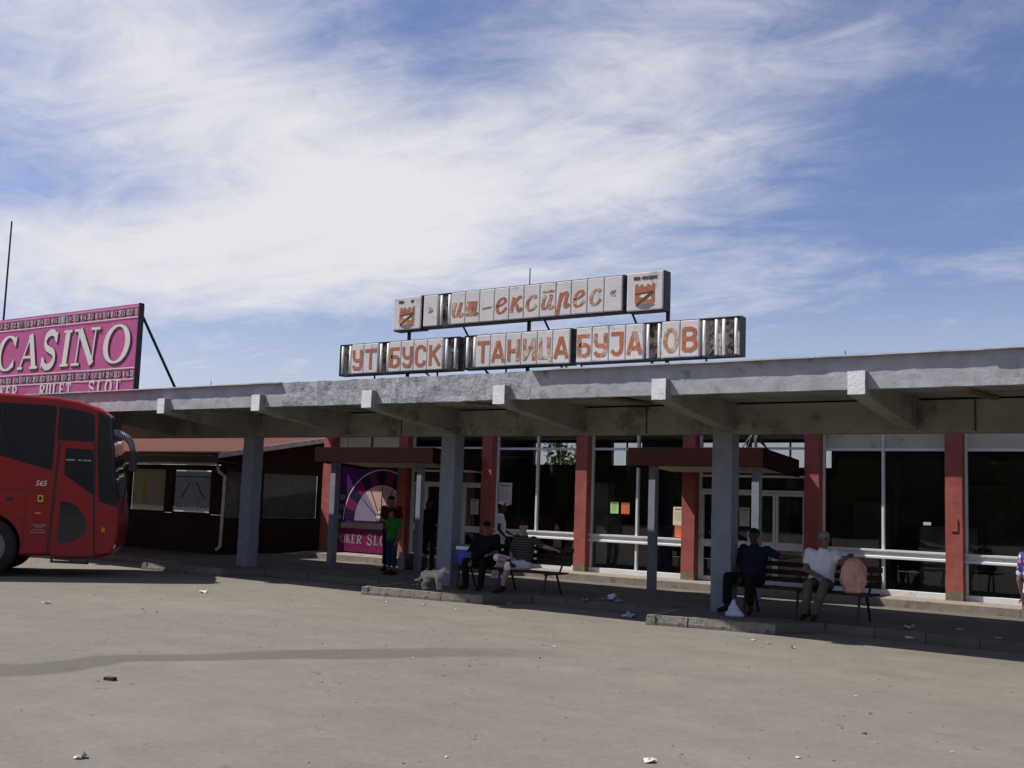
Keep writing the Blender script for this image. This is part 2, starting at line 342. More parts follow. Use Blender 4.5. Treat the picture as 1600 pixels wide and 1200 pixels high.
BLOCK = {
 'У': [([(.12,1),(.12,.66),(.2,.52),(.38,.46),(.86,.46)],0), ([(.87,1),(.87,.24),(.76,.07),(.5,.05),(.24,.07),(.1,.2)],0)],
 'Т': [([(0,.93),(1,.93)],0), ([(.5,.9),(.5,0)],0)],
 'Б': [([(.92,.93),(.12,.93),(.12,.07),(.6,.07),(.84,.14),(.88,.3),(.84,.46),(.6,.54),(.14,.54)],0)],
 'С': [([(.9,.72),(.84,.88),(.66,.95),(.36,.95),(.18,.86),(.12,.68),(.12,.32),(.18,.14),(.36,.05),(.66,.05),(.84,.12),(.9,.28)],0)],
 'К': [([(.14,1),(.14,0)],0), ([(.88,1),(.2,.48)],0), ([(.36,.6),(.9,0)],0)],
 'А': [([(.06,0),(.48,.97)],0), ([(.52,.97),(.94,0)],0), ([(.25,.28),(.75,.28)],0)],
 'Н': [([(.14,1),(.14,0)],0), ([(.86,1),(.86,0)],0), ([(.14,.48),(.86,.48)],0)],
 'И': [([(.14,1),(.14,0)],0), ([(.86,1),(.86,0)],0), ([(.16,.08),(.84,.92)],0)],
 'Ц': [([(.12,1),(.12,.08),(.95,.08)],0), ([(.8,1),(.8,.1)],0), ([(.93,.1),(.93,-.08)],0)],
 'Ј': [([(.05,.93),(.82,.93),(.82,.28),(.74,.12),(.55,.05),(.32,.08),(.1,.22)],0)],
 'О': [(ell(.5,.5,.38,.44,0,360,24)[:-1],1)],
 'В': [([(.12,.05),(.12,.95)],0), ([(.12,.93),(.6,.93),(.82,.86),(.86,.74),(.8,.6),(.6,.53),(.14,.53)],0), ([(.6,.53),(.84,.44),(.9,.3),(.84,.15),(.6,.07),(.12,.07)],0)],
 '»': [([(.1,.72),(.5,.5),(.1,.28)],0), ([(.5,.72),(.9,.5),(.5,.28)],0)], '«': [([(.5,.72),(.1,.5),(.5,.28)],0), ([(.9,.72),(.5,.5),(.9,.28)],0)],
 '-': [([(.08,.42),(.92,.42)],0)]}
CURS = {
 'и': [[(.3,.95),(.16,.4),(.16,.14),(.3,.06),(.5,.2),(.68,.62)], [(.76,.95),(.62,.4),(.62,.14),(.74,.06),(.95,.22)]],
 'ш': [[(.2,.95),(.08,.4),(.1,.14),(.2,.08),(.36,.24),(.46,.6)], [(.5,.95),(.38,.4),(.4,.14),(.5,.08),(.66,.24),(.76,.6)], [(.8,.95),(.68,.4),(.7,.14),(.78,.08),(.96,.2)]],
 'е': [[(.14,.44),(.5,.55),(.78,.75),(.7,.93),(.48,.92),(.22,.66),(.16,.3),(.3,.06),(.58,.08),(.9,.36)]],
 'к': [[(.3,.95),(.1,.02)], [(.22,.5),(.5,.72),(.72,.95),(.88,.9)], [(.24,.5),(.5,.48),(.62,.2),(.74,.06),(.95,.26)]],
 'с': [[(.8,.78),(.7,.94),(.48,.9),(.24,.62),(.18,.3),(.32,.07),(.58,.08),(.86,.36)]],
 'п': [[(.3,.9),(.16,.4),(.16,.14),(.3,.06),(.5,.2),(.68,.6)], [(.76,.9),(.62,.4),(.62,.14),(.74,.06),(.95,.22)], [(.14,1.12),(.92,1.12)]],
 'р': [[(.34,.95),(.04,-.42)], [(.2,.4),(.42,.82),(.64,.95),(.76,.82),(.66,.4),(.62,.14),(.74,.06),(.95,.24)]],
 'Н': [[(.3,1.05),(.12,0)], [(.86,1.05),(.68,0)], [(.2,.5),(.8,.55)]], '-': [[(.2,.42),(.8,.42)]]}
def glyph(mb, ch, x, z, w, h, sw, y, th, table=BLOCK, nib=None):
    k = 0
    for st in table[ch]:
        pts, cl = st if table is BLOCK else (st, 0)
        P = [(x+a*w, z+b*h) for a, b in pts]
        if table is CURS: P = spline(P)
        ribbon(mb, P, nib or sw, y-k*.0007, th, cl); k += 1
# serif capitals built from thick and thin strokes
def serif_letter(mb, ch, x, z, w, h, y, th, tk, tn, slant=0.):
    k = [0]
    def rib(pts, width, closed=False):
        P = [(x+a*w+b*h*slant, z+b*h) for a, b in pts]; ribbon(mb, P, width, y-k[0]*.0006, th, closed); k[0] += 1
    def bar(xa, xb, zz): rib([(xa, zz), (xb, zz)], tn*1.3)
    def mod(d): return tn+(tk-tn)*abs(d.y)**1.5
    if ch == 'I': rib([(.5,0),(.5,1)], tk); bar(.12,.88,.02); bar(.12,.88,.98)
    elif ch == 'O': rib(ell(.5,.5,.43,.5,0,360,30)[:-1], mod, True)
    elif ch == 'C':
        rib(ell(.52,.5,.45,.5,38,322,26), mod); rib([(.88,.98),(.88,.7)], tn*1.2); rib([(.88,.3),(.88,.06)], tn)
    elif ch == 'A': rib([(.08,0),(.5,1)], tn); rib([(.5,1),(.88,0)], tk); bar(.24,.72,.34); bar(-.05,.24,.02); bar(.66,1.08,.02)
    elif ch == 'N': rib([(.14,0),(.14,1)], tn); rib([(.14,1),(.86,0)], tk); rib([(.86,0),(.86,1)], tn); bar(-.06,.3,.02); bar(.66,1.06,.98); bar(-.08,.16,.98)
    elif ch == 'S':
        rib(spline([(.86,.76),(.74,.94),(.5,1.0),(.24,.92),(.16,.74),(.28,.58),(.5,.5),(.74,.42),(.86,.26),(.76,.08),(.5,0),(.26,.06),(.12,.26)], 4), lambda d: tn+(tk-tn)*(abs(d.x)*.6+.25)); rib([(.88,1),(.88,.7)], tn); rib([(.1,.3),(.1,0)], tn)
    elif ch in 'PR':
        rib([(.22,0),(.22,1)], tk); rib([(.22,.98),(.6,.98),(.84,.9),(.9,.75),(.84,.58),(.6,.5),(.22,.5)], mod); bar(0,.46,.02); bar(0,.3,.98)
        if ch == 'R': rib([(.5,.5),(.95,0)], tk*.9); bar(.82,1.1,.02)
    elif ch == 'K': rib([(.2,0),(.2,1)], tk); rib([(.24,.42),(.86,1)], tn); rib([(.42,.58),(.92,0)], tk*.9); bar(0,.42,.02); bar(0,.42,.98); bar(.68,1,.98); bar(.74,1.1,.02)
    elif ch == 'E': rib([(.22,0),(.22,1)], tk); bar(0,.88,.02); bar(0,.86,.98); bar(.22,.66,.52); rib([(.88,.02),(.88,.26)], tn); rib([(.86,.98),(.86,.76)], tn); rib([(.66,.4),(.66,.64)], tn)
    elif ch == 'L': rib([(.26,0),(.26,1)], tk); bar(.04,.88,.02); bar(.04,.5,.98); rib([(.88,.02),(.88,.28)], tn)
    elif ch == 'T': rib([(.5,0),(.5,1)], tk); bar(.06,.94,.98); bar(.26,.74,.02); rib([(.06,.98),(.06,.74)], tn); rib([(.94,.98),(.94,.74)], tn)
    elif ch == 'U': rib([(.2,1),(.2,.3),(.3,.08),(.52,.0),(.74,.08),(.84,.3),(.84,1)], mod); bar(0,.42,.98); bar(.66,1.02,.98)
def text_mesh(s, size, sx=1, align='LEFT', shear=0, extrude=.0008):
    cu_ = bpy.data.curves.new('t', 'FONT'); cu_.body = s; cu_.size = size; cu_.align_x = align; cu_.shear = shear; cu_.extrude = extrude; cu_.resolution_u = 3
    o = bpy.data.objects.new('t', cu_); col.objects.link(o); me = evaluated_mesh(o)
    bpy.data.objects.remove(o); bpy.data.curves.remove(cu_)
    me.transform(Matrix(((sx, 0, 0, 0), (0, 0, -1, 0), (0, 1, 0, 0), (0, 0, 0, 1))))      # stands up in x-z, facing -y
    me.materials.clear(); return me
#PART2
# ---------------------------------------------------------------- ground
g = MB().add([(-600,-600,0),(600,-600,0),(600,900,0),(-600,900,0)], [(0,1,2,3)]).build('parking_lot', 'tarmac'); tag(g, kind='structure')
# faint darker seam of an old trench repair: flush with the tarmac, fading out at its sides
cl_ = [(-9.9,4.65,.5),(-8.9,5.3,.42),(-8.85,5.9,.3),(-8.9,6.3,.26),(-8.5,6.85,.26),(-8.1,7.6,.34),(-7.65,8.2,.42),(-7.3,8.75,.4),(-6.7,9.4,.42),(-6.0,9.9,.3)]
sp_ = spline([Vector(q) for q in cl_], 8); V = []; F = []; al = []
for i, q in enumerate(sp_):
    d = (sp_[min(i+1, len(sp_)-1)]-sp_[max(i-1, 0)]); nn = Vector((-d.y, d.x, 0)).normalized()
    for k, (o_, a_) in enumerate(((-.95,0),(-.62,.5),(-.2,.62),(.2,.62),(.62,.5),(.95,0))):
        w_ = mnoise.noise(Vector((q.x*2+k*3, q.y*2, 0)))*.06; c_ = Vector((q.x, q.y, 0))+nn*(q.z*o_+w_)
        V.append((c_.x, c_.y, .0015)); al.append(a_*max(0, min(1, (len(sp_)-1-i)/26)))
for i in range(len(sp_)-1): F += [(i*6+k, (i+1)*6+k, (i+1)*6+k+1, i*6+k+1) for k in range(5)]
tp = MB().add(V, F).build('tarmac_patch', 'asphalt_patch'); tag(tp, kind='structure')
at = tp.data.attributes.new('wear', 'FLOAT', 'POINT')
for i, a_ in enumerate(al): at.data[i].value = a_
nt = MATS['asphalt_patch'].node_tree; N = nt.nodes; L = nt.links; an = N.new('ShaderNodeAttribute'); an.attribute_name = 'wear'
L.new(an.outputs['Fac'], N['Principled BSDF'].inputs['Alpha'])
# raised walk with bus-bay noses
TONG = [(-28.6,-26.5,13.1,13.4),(-23.4,-21.3,13.1,13.4),(-18.05,-16.0,13.2,13.45),(-12.06,-9.95,12.95,13.35),(-7.0,-5.35,13.02,13.4),(-1.7,.4,12.9,13.3),(3.3,5.4,12.9,13.3)]
WZ = .12
edge = [(-34,14.1)]
for a, b, y, y2 in TONG: edge += [(a-.12,14.1),(a,y),(b,y2),(b+.4,14.1)]
edge += [(12,14.1)]
bm = bmesh.new()
inner = [(x, y+.1) for x, y in edge]
outl = inner+[(12,18.2),(-34,18.2)]
top = [bm.verts.new((x, y, WZ)) for x, y in outl]; bot = [bm.verts.new((x, y, -.05)) for x, y in outl]
bm.faces.new(top); n = len(top)
for i in range(n): bm.faces.new((top[i], bot[i], bot[(i+1) % n], top[(i+1) % n]))
bmesh.ops.recalc_face_normals(bm, faces=bm.faces); bmesh.ops.triangulate(bm, faces=bm.faces)
me = bpy.data.meshes.new('w'); bm.to_mesh(me); bm.free()
walk = obj('sidewalk', me, 'walk'); tag(walk, kind='structure')
for i in range(len(edge)-1):
    A = Vector((*edge[i],)); B = Vector((*edge[i+1],)); d = B-A; L_ = d.length; k = max(1, round(L_/.62)); d.normalize(); nn = Vector((-d.y, d.x))
    for j in range(k):
        a = A+d*(L_*j/k+.004); b = A+d*(L_*(j+1)/k-.004); h = WZ+random.uniform(.004, .012); w = .13
        o_ = nn*random.uniform(-.006, .006)
        me = gridbox(0, (b-a).length, 0, w, 0, h+.05, .07)
        sl_ = random.uniform(.012, .03)
        for v in me.vertices:
            if v.co.z > h: v.co.y = v.co.y+sl_*(1-v.co.y/w)
        roughen(me, (.006, .008, .007), 9, seed=i*3.7+j)
        if j == 0 and i % 4 == 2:                         # broken nose stones
            for v in me.vertices:
                if v.co.x < .1 and v.co.z > .1: v.co.z -= .035; v.co.x += .02
        q = obj('kerb_stone', me, 'walk' if i % 4 in (0, 3) else 'kerb', walk, (a.x+o_.x, a.y+o_.y, -.05)); q.rotation_euler = (0, 0, math.atan2(d.y, d.x))

# ---------------------------------------------------------------- platform canopy
CX0, CX1 = -31.5, 9.0
can = empty('platform_canopy', (-11.5, 14.5, 0)); tag(can, 'long grey concrete canopy on square columns with cantilever beams over the bus platform', 'canopy')
def P(o, root):                       # keep world placement while parenting to an unrotated root
    o.parent = root; o.location = Vector(o.location)-Vector(root.location); return o
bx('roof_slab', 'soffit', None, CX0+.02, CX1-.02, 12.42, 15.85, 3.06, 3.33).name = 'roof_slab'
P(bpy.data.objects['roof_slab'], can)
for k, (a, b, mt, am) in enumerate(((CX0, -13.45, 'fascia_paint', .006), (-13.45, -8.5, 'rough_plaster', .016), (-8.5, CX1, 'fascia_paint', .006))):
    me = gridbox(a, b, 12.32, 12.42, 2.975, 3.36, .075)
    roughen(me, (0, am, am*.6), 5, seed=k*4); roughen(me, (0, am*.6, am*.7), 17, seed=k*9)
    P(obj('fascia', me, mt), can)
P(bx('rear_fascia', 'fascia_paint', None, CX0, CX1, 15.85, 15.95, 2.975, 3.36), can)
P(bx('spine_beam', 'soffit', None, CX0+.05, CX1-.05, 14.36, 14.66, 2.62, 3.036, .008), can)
# sheet-metal flashing laid in lengths
def flash(a, b):
    x = a
    while x < b-.05:
        e = min(b, x+random.uniform(1.8, 2.4)); dz = random.uniform(0, .006); ov = random.uniform(.058, .07)
        mb = MB(); nseg = 8
        for i in range(nseg):
            xa = x+(e-x)*i/nseg; xb = x+(e-x)*(i+1)/nseg; w = [mnoise.noise(Vector((q*1.7, 3, 1)))*.006 for q in (xa, xb)]
            o1 = ov
            mb.hexa([(xa,12.32-o1,3.362+dz+w[0]-.012),(xb,12.32-o1,3.362+dz+w[1]-.012),(xb,12.8,3.366+dz),(xa,12.8,3.366+dz)],
                    [(xa,12.32-o1,3.368+dz+w[0]),(xb,12.32-o1,3.368+dz+w[1]),(xb,12.8,3.37+dz),(xa,12.8,3.37+dz)])
        P(mb.build('flashing', 'flashing'), can); x = e+.004
flash(CX0, -13.47); flash(-8.47, CX1)
P(bx('roof_felt', 'dark_trim', None, CX0+.1, CX1-.1, 12.5, 15.8, 3.331, 3.355), can)
for k in range(-5, 10):
    xc = -16.44+2.5*k
    if k < -5 or xc > CX1: continue
    prof = [(12.2,2.9),(12.2,3.17),(12.36,3.17),(12.36,3.062),(14.42,3.062),(14.6,3.062),(15.97,3.062),(15.97,2.93),(14.6,2.64),(14.42,2.64)]
    mb = MB(); n = len(prof)
    mb.add([(xc-.1, y, z) for y, z in prof]+[(xc+.1, y, z) for y, z in prof], [tuple(range(n)), tuple(range(2*n-1, n-1, -1))]+[(i, n+i, n+(i+1) % n, (i+1) % n) for i in range(n)])
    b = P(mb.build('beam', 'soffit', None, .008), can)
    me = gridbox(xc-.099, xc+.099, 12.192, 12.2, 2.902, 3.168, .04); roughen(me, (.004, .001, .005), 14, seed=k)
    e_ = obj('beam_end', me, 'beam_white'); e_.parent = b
for k in range(-3, 6):
    xc = -16.56+5*k
    me = gridbox(xc-.15, xc+.15, 14.38, 14.63, WZ-.03, 2.62, .1); roughen(me, (.006, .006, 0), 5, seed=k*5); roughen(me, (.004, .004, 0), 19, seed=k)
    for v in me.vertices:
        if v.co.z < .5: v.co.x += mnoise.noise(v.co*9)*.012
    P(obj('column', me, 'column_paint'), can)
for x in (-3.15, -7.77, -12.6):
    P(MB().tube((x,14.345,2.63), (x,14.345,3.05), .008).build('conduit', 'dark_trim'), can)
for x, y0, y1, w, tilt in ((-7.62,12.9,13.9,.16,.0), (-3.0,13.2,14.3,.07,.02), (-13.0,12.8,14.2,.08,.0), (-9.9,12.7,13.6,.05,.02)):
    P(MB().hexa([(x-w/2,y0,3.0-tilt),(x+w/2,y0,3.0-tilt),(x+w/2+.1,y1,3.01),(x-w/2+.1,y1,3.01)], [(x-w/2,y0,3.03-tilt),(x+w/2,y0,3.03-tilt),(x+w/2+.1,y1,3.045),(x-w/2+.1,y1,3.045)]).build('formwork_board', 'timber'), can)

# ---------------------------------------------------------------- station building
FY, GY, FZ = 18.2, 18.42, .24
PX = [-18.34+2.313*i for i in range(12)]
bld = empty('station_building', (-8, 22, 0)); tag(bld, 'low station hall with red pillars and white framed full height windows', 'building')
BX0, BX1 = PX[0]-.02, PX[-1]+.3
P(bx('roof', 'building_wall', None, BX0-.2, BX1+.2, 17.83, 26.6, 3.3, 3.6), bld)
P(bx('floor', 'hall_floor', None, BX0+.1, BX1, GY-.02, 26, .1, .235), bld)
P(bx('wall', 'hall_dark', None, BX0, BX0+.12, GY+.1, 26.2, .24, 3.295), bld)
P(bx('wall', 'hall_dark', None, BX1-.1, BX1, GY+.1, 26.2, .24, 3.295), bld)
rw = MB()
OP = [(-19.9,-18.3,2.62,3.22),(-17.75,-16.0,2.6,3.22),(-15.15,-14.2,2.6,3.22),(-12.6,-11.2,2.6,3.22),(-11.1,-9.0,2.62,3.22)]
OP = [o for o in OP if o[0] > BX0+.1]
rw.box(BX0+.13, BX1-.11, 26, 26.15, .24, 2.6); rw.box(BX0+.13, BX1-.11, 26, 26.15, 3.22, 3.295)
x = BX0+.13
for a, b, z0, z1 in OP: rw.box(x, a, 26.002, 26.148, 2.602, 3.218); x = b
rw.box(x, BX1-.11, 26.002, 26.148, 2.602, 3.218)
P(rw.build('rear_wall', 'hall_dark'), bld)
for a, b, z0, z1 in OP:
    P(MB().box(a, b, 26.06, 26.07, 2.6, 3.22).build('rear_pane', MATS['pane_glass']), bld)
    P(bx('rear_mullion', 'alu_white', None, (a+b)/2-.025, (a+b)/2+.025, 26.03, 26.055, 2.6, 3.22), bld)
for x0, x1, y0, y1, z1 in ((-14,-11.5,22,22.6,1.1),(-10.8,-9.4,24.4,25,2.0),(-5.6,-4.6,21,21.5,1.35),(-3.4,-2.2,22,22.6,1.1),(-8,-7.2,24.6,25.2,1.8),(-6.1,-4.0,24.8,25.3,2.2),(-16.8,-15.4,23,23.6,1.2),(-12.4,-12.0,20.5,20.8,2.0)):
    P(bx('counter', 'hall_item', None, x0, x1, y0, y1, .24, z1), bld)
# step in front of the pillars, cast in lengths
x = BX0
while x < BX1:
    e = min(BX1, x+random.uniform(1.9, 2.6))
    me = gridbox(x, e-.008, 17.55, GY-.03, .06, FZ, .1); roughen(me, (.002, .007, .005), 7, seed=x)
    P(obj('step', me, 'step_stone'), bld); x = e
for i, x in enumerate(PX):
    me = gridbox(x, x+.26, FY, GY+.08, FZ+.14, 3.3, .12); roughen(me, (.005, .006, 0), 4, seed=i*2); roughen(me, (.004, .004, 0), 17, seed=i)
    p_ = P(obj('pillar', me, 'pillar_red'), bld)
    q = bx('pillar_base', 'pillar_base', None, x-.003, x+.263, FY-.004, GY+.08, FZ-.01, FZ+.138); q.parent = p_; q.location = -Vector(p_.location)-Vector(bld.location)+Vector(p_.location)
    q.location = -(Vector(p_.location)+Vector(bld.location))
    if i == 6:
        q2 = MB().box(x+.09,x+.19,FY-.014,FY+.01,1.32,1.52).build('junction_box', 'pillar_red'); q2.parent = p_; q2.location = q.location
def sub(o, part, root):
    o.parent = part; o.location = -(Vector(part.location)+Vector(root.location)); return o
def window_bay(i, painted=False):
    a = PX[i]+.262; b = PX[i+1]-.002; mid = (a+b)/2
    fr = MB(); t = .035
    fr.box(a, a+t, GY-.05, GY+.03, FZ+.09, 3.29); fr.box(b-t, b, GY-.05, GY+.03, FZ+.09, 3.29)
    fr.box(mid-.022, mid+.022, GY-.055, GY+.025, FZ+.09, 3.29)
    fr.box(a+t, mid-.022, GY-.048, GY+.028, 2.6, 2.645); fr.box(mid+.022, b-t, GY-.048, GY+.028, 2.6, 2.645)
    w = P(fr.build('window', 'alu_white', None, .004), bld)
    rl = MB(); pr = [(GY-.1,.828),(GY-.1,.86),(GY-.07,.875),(GY-.07,.93),(GY-.1,.945),(GY-.1,.972),(GY+.02,.974),(GY+.02,.826)]; n = len(pr)
    rl.add([(a, y, z) for y, z in pr]+[(b, y, z) for y, z in pr], [tuple(range(n)), tuple(range(2*n-1, n-1, -1))]+[(j, n+j, n+(j+1) % n, (j+1) % n) for j in range(n)])
    sub(rl.build('rail', 'alu_white'), w, bld)
    sub(bx('sill', 'alu_white', None, a, b, GY-.09, GY+.04, FZ-.005, FZ+.088, .004), w, bld)
    for x0, x1 in ((a+t, mid-.022), (mid+.022, b-t)):
        for z0, z1, top in ((FZ+.09, .826, 0), (.974, 2.6, 0), (2.645, 3.29, 1)):
            m_ = 'painted_pane' if (painted and top) else 'pane_glass'
            sub(MB().box(x0, x1, GY-.014, GY-.008, z0, z1).build('pane', MATS[m_]), w, bld)
    return w
def door_bay(i):
    a = PX[i]+.262; b = PX[i+1]-.002
    w = MB(); t = .04; DY = GY
    w.box(a, a+t, DY-.05, DY+.03, FZ, 3.29); w.box(b-t, b, DY-.05, DY+.03, FZ, 3.29)
    for z in (1.86, 2.12, 2.62): w.box(a+t, b-t, DY-.045, DY+.025, z, z+.04)
    mid = (a+b)/2+.05; w.box(mid-.02, mid+.02, DY-.044, DY+.024, 1.9, 3.29)
    o = P(w.build('door_frame', 'alu_white', None, .004), bld)
    for z0, z1 in ((1.9,2.12),(2.16,2.62),(2.66,3.29)):
        for x0, x1 in ((a+t, mid-.02), (mid+.02, b-t)): sub(MB().box(x0, x1, DY-.014, DY-.008, z0, z1).build('pane', MATS['pane_glass']), o, bld)
    e = [a+t, a+t+(mid-a-t)*.36, mid, mid+(b-t-mid)*.42, b-t]
    for x0, x1 in zip(e, e[1:]):
        x0 += .004; x1 -= .004; d = MB(); s_ = .045
        d.box(x0, x0+s_, DY-.04, DY+.02, FZ+.01, 1.855); d.box(x1-s_, x1, DY-.04, DY+.02, FZ+.01, 1.855)
        d.box(x0+s_, x1-s_, DY-.04, DY+.02, FZ+.01, FZ+.09); d.box(x0+s_, x1-s_, DY-.04, DY+.02, .86, .99); d.box(x0+s_, x1-s_, DY-.04, DY+.02, 1.8, 1.855)
        dd = P(d.build('door', 'alu_white', None, .003), bld)
        for z0, z1 in ((FZ+.09,.86),(.99,1.8)): sub(MB().box(x0+s_, x1-s_, DY-.012, DY-.006, z0, z1).build('pane', MATS['pane_glass']), dd, bld)
        if abs(x1-mid) < .02: sub(bx('handle', 'alu_white', None, x1-.1, x1-.005, DY-.075, DY-.042, .95, 1.17, .006), dd, bld)
for i in range(len(PX)-1):
    if i in (1, 4): door_bay(i)
    elif i == 0: continue
    else: window_bay(i, painted=i >= 5)
# casino bay: solid board above the poster
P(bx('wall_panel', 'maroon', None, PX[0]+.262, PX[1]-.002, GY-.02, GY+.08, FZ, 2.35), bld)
P(bx('clerestory_frame', 'dark_trim', None, PX[0]+.262, PX[1]-.002, GY-.03, GY+.05, 2.352, 2.62), bld)
for x0, x1 in ((PX[0]+.3, PX[0]+.55), (PX[0]+.57, PX[0]+1.29), (PX[0]+1.36, PX[1]-.03)):
    P(MB().box(x0, x1, GY-.02, GY-.01, 2.63, 3.28).build('clerestory_panel', 'clerestory_yellow'), bld)
P(bx('clerestory_back', 'dark_trim', None, PX[0]+.262, PX[1]-.002, GY, GY+.05, 2.622, 3.29), bld)

# ---------------------------------------------------------------- entrance porches
def porch(x0, x1, posts, label, light):
    r = empty('entrance_porch', ((x0+x1)/2, 16.7, WZ)); tag(r, label, 'porch', 'red entrance porches of the station hall')
    zf0, zf1, zb0, zb1 = 2.24, 2.55, 2.13, 2.43; y0, y1 = 16.6, FY-.01; t = .05
    def ring(xa, xb, ya, yb, o=0): 
        k = lambda y: (y-y0)/(y1-y0)
        z = lambda y, a, b: a+(b-a)*k(y)
        return [(xa,ya,z(ya,zf0,zb0)+o),(xb,ya,z(ya,zf0,zb0)+o),(xb,yb,z(yb,zf0,zb0)+o),(xa,yb,z(yb,zf0,zb0)+o)], [(xa,ya,z(ya,zf1,zb1)),(xb,ya,z(ya,zf1,zb1)),(xb,yb,z(yb,zf1,zb1)),(xa,yb,z(yb,zf1,zb1))]
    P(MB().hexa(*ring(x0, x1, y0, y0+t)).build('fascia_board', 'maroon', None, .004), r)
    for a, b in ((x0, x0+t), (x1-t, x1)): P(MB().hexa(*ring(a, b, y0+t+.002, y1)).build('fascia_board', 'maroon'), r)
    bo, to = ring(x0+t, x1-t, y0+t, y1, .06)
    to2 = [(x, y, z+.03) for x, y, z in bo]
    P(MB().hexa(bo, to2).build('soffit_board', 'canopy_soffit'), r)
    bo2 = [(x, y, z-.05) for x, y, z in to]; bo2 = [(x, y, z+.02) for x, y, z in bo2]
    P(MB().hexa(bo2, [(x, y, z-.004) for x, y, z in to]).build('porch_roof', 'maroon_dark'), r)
    for px, w in posts:
        P(bx('post', 'column_paint', None, px-w/2, px+w/2, 16.68, 16.68+w, WZ-.01, 2.29, .006), r)
    if light: P(bx('soffit_lamp', 'canopy_soffit', None, *light, 17.05, 17.25, 2.2, 2.28), r)
    return r
porch(-9.34, -6.86, ((-8.9,.13),(-7.02,.13)), 'red roofed porch with grey posts beside the column with a man seated against it', (-7.9,-7.4))
porch(-17.0, -13.72, ((-16.5,.15),(-14.12,.12)), 'red roofed porch with grey posts in front of the roulette poster', None)
# loose cables on the right porch roof
cb = MB()
for dx, h in ((0,.34),(.05,.4),(.12,.3)):
    cb.path([(-7.3+dx*2,16.75,2.54),(-7.2+dx,16.8,2.5+h*.6),(-7.1+dx*.4,16.85,2.5+h),(-7.02-dx*.2,16.9,2.5+h*.55),(-6.95+dx*.3,17.0,2.52)], .012, 6)
cbo = cb.build('cable_loop', 'dark_trim'); tag(cbo, 'black cable loops standing up on the roof of the porch with the noticeboard door', 'cable')

# ---------------------------------------------------------------- casino kiosk
ki = empty('casino_kiosk', (-22, 17.5, .1)); tag(ki, 'dark maroon kiosk with brown pitched roof and windows beside the bus front', 'kiosk')
KX1, KX0, KY0, KY1 = -19.6, -27.5, 16.4, 21
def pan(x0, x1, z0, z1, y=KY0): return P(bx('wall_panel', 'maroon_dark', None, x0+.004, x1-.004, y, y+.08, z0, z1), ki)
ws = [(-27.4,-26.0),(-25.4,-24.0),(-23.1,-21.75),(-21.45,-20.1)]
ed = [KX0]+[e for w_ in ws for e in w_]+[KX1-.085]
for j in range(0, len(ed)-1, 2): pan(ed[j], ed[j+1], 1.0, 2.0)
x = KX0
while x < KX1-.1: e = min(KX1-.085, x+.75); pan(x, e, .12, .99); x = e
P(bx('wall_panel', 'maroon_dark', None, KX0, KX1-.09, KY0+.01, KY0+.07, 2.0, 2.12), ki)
def kwindow(x0, x1, face):
    w = P(bx('window', 'maroon', None, x0, x1, KY0+.01, KY0+.05, .99, 1.03), ki)
    if face == 'blinds':
        n = 12
        for j in range(n):
            xa = x0+.05+(x1-x0-.1)*j/n
            s_ = MB().add([(xa,KY0+.05,1.04),(xa+.075,KY0+.09,1.04),(xa+.075,KY0+.09,1.98),(xa,KY0+.05,1.98)],[(0,1,2,3)]).build('blind_slat', 'paper_cream' if j != 4 else 'yellow_print', fix=False); sub(s_, w, ki)
        sub(bx('backing', 'hall_dark', None, x0, x1, KY0+.11, KY0+.13, 1.03, 2.0), w, ki)
    else:
        sub(bx('poster_board', face, None, x0+.03, x1-.03, KY0+.055, KY0+.075, 1.06, 1.97), w, ki)
        if face == 'bag_blue':
            for j in range(8): sub(bx('print_mark', 'logo_grey', None, x0+.1+j*.145, x0+.18+j*.145, KY0+.051, KY0+.0545, 1.12, 1.17), w, ki)
            sub(bx('print_mark', 'logo_grey', None, x0+.06, x1-.06, KY0+.051, KY0+.0545, 1.83, 1.86), w, ki)
            for sx in (-1, 1):
                mm = MB(); cx_ = (x0+x1)/2
                ribbon(mm, [(cx_+sx*.12,1.72),(cx_+sx*.28,1.5),(cx_+sx*.42,1.36)], .05, KY0+.051, .003); sub(mm.build('print_mark', 'logo_grey'), w, ki)
    sub(MB().box(x0, x1, KY0+.02, KY0+.026, 1.03, 2.0).build('pane', MATS['pane_glass']), w, ki)
for w_, f_ in zip(ws, ('hall_dark', 'hall_dark', 'blinds', 'bag_blue')): kwindow(*w_, f_)
P(bx('door_hatch', 'maroon', None, -22.9, -21.9, KY0-.015, KY0-.001, .2, .85, .004), ki)
# side wall towards the station, two windows
for y0, y1, z0, z1 in ((KY0,KY1,.12,.9),(KY0,16.1+.35,.9,2.1),(17.1,17.55,.9,2.1),(19.35,KY1,.9,2.4)):
    P(bx('wall_panel', 'maroon_dark', None, KX1-.08, KX1, y0, y1, z0, z1-.002), ki)
zr = lambda y: 2.33+(y-15.95)*.165
gp = [(KY0,2.1),(KY1,2.1),(KY1,zr(20.2)-.01),(20.2,zr(20.2)-.01),(KY0-.4,zr(KY0-.4)-.01),(KY0-.4,2.21)]; n = len(gp)
P(MB().add([(KX1-.08,y,z) for y, z in gp]+[(KX1,y,z) for y, z in gp], [tuple(range(n)), tuple(range(2*n-1,n-1,-1))]+[(i,n+i,n+(i+1)%n,(i+1)%n) for i in range(n)]).build('gable_panel', 'maroon_dark'), ki)
P(bx('wall_panel', 'maroon_dark', None, KX1-.075, KX1-.005, KY0, KY1, 1.98, 2.1), ki)
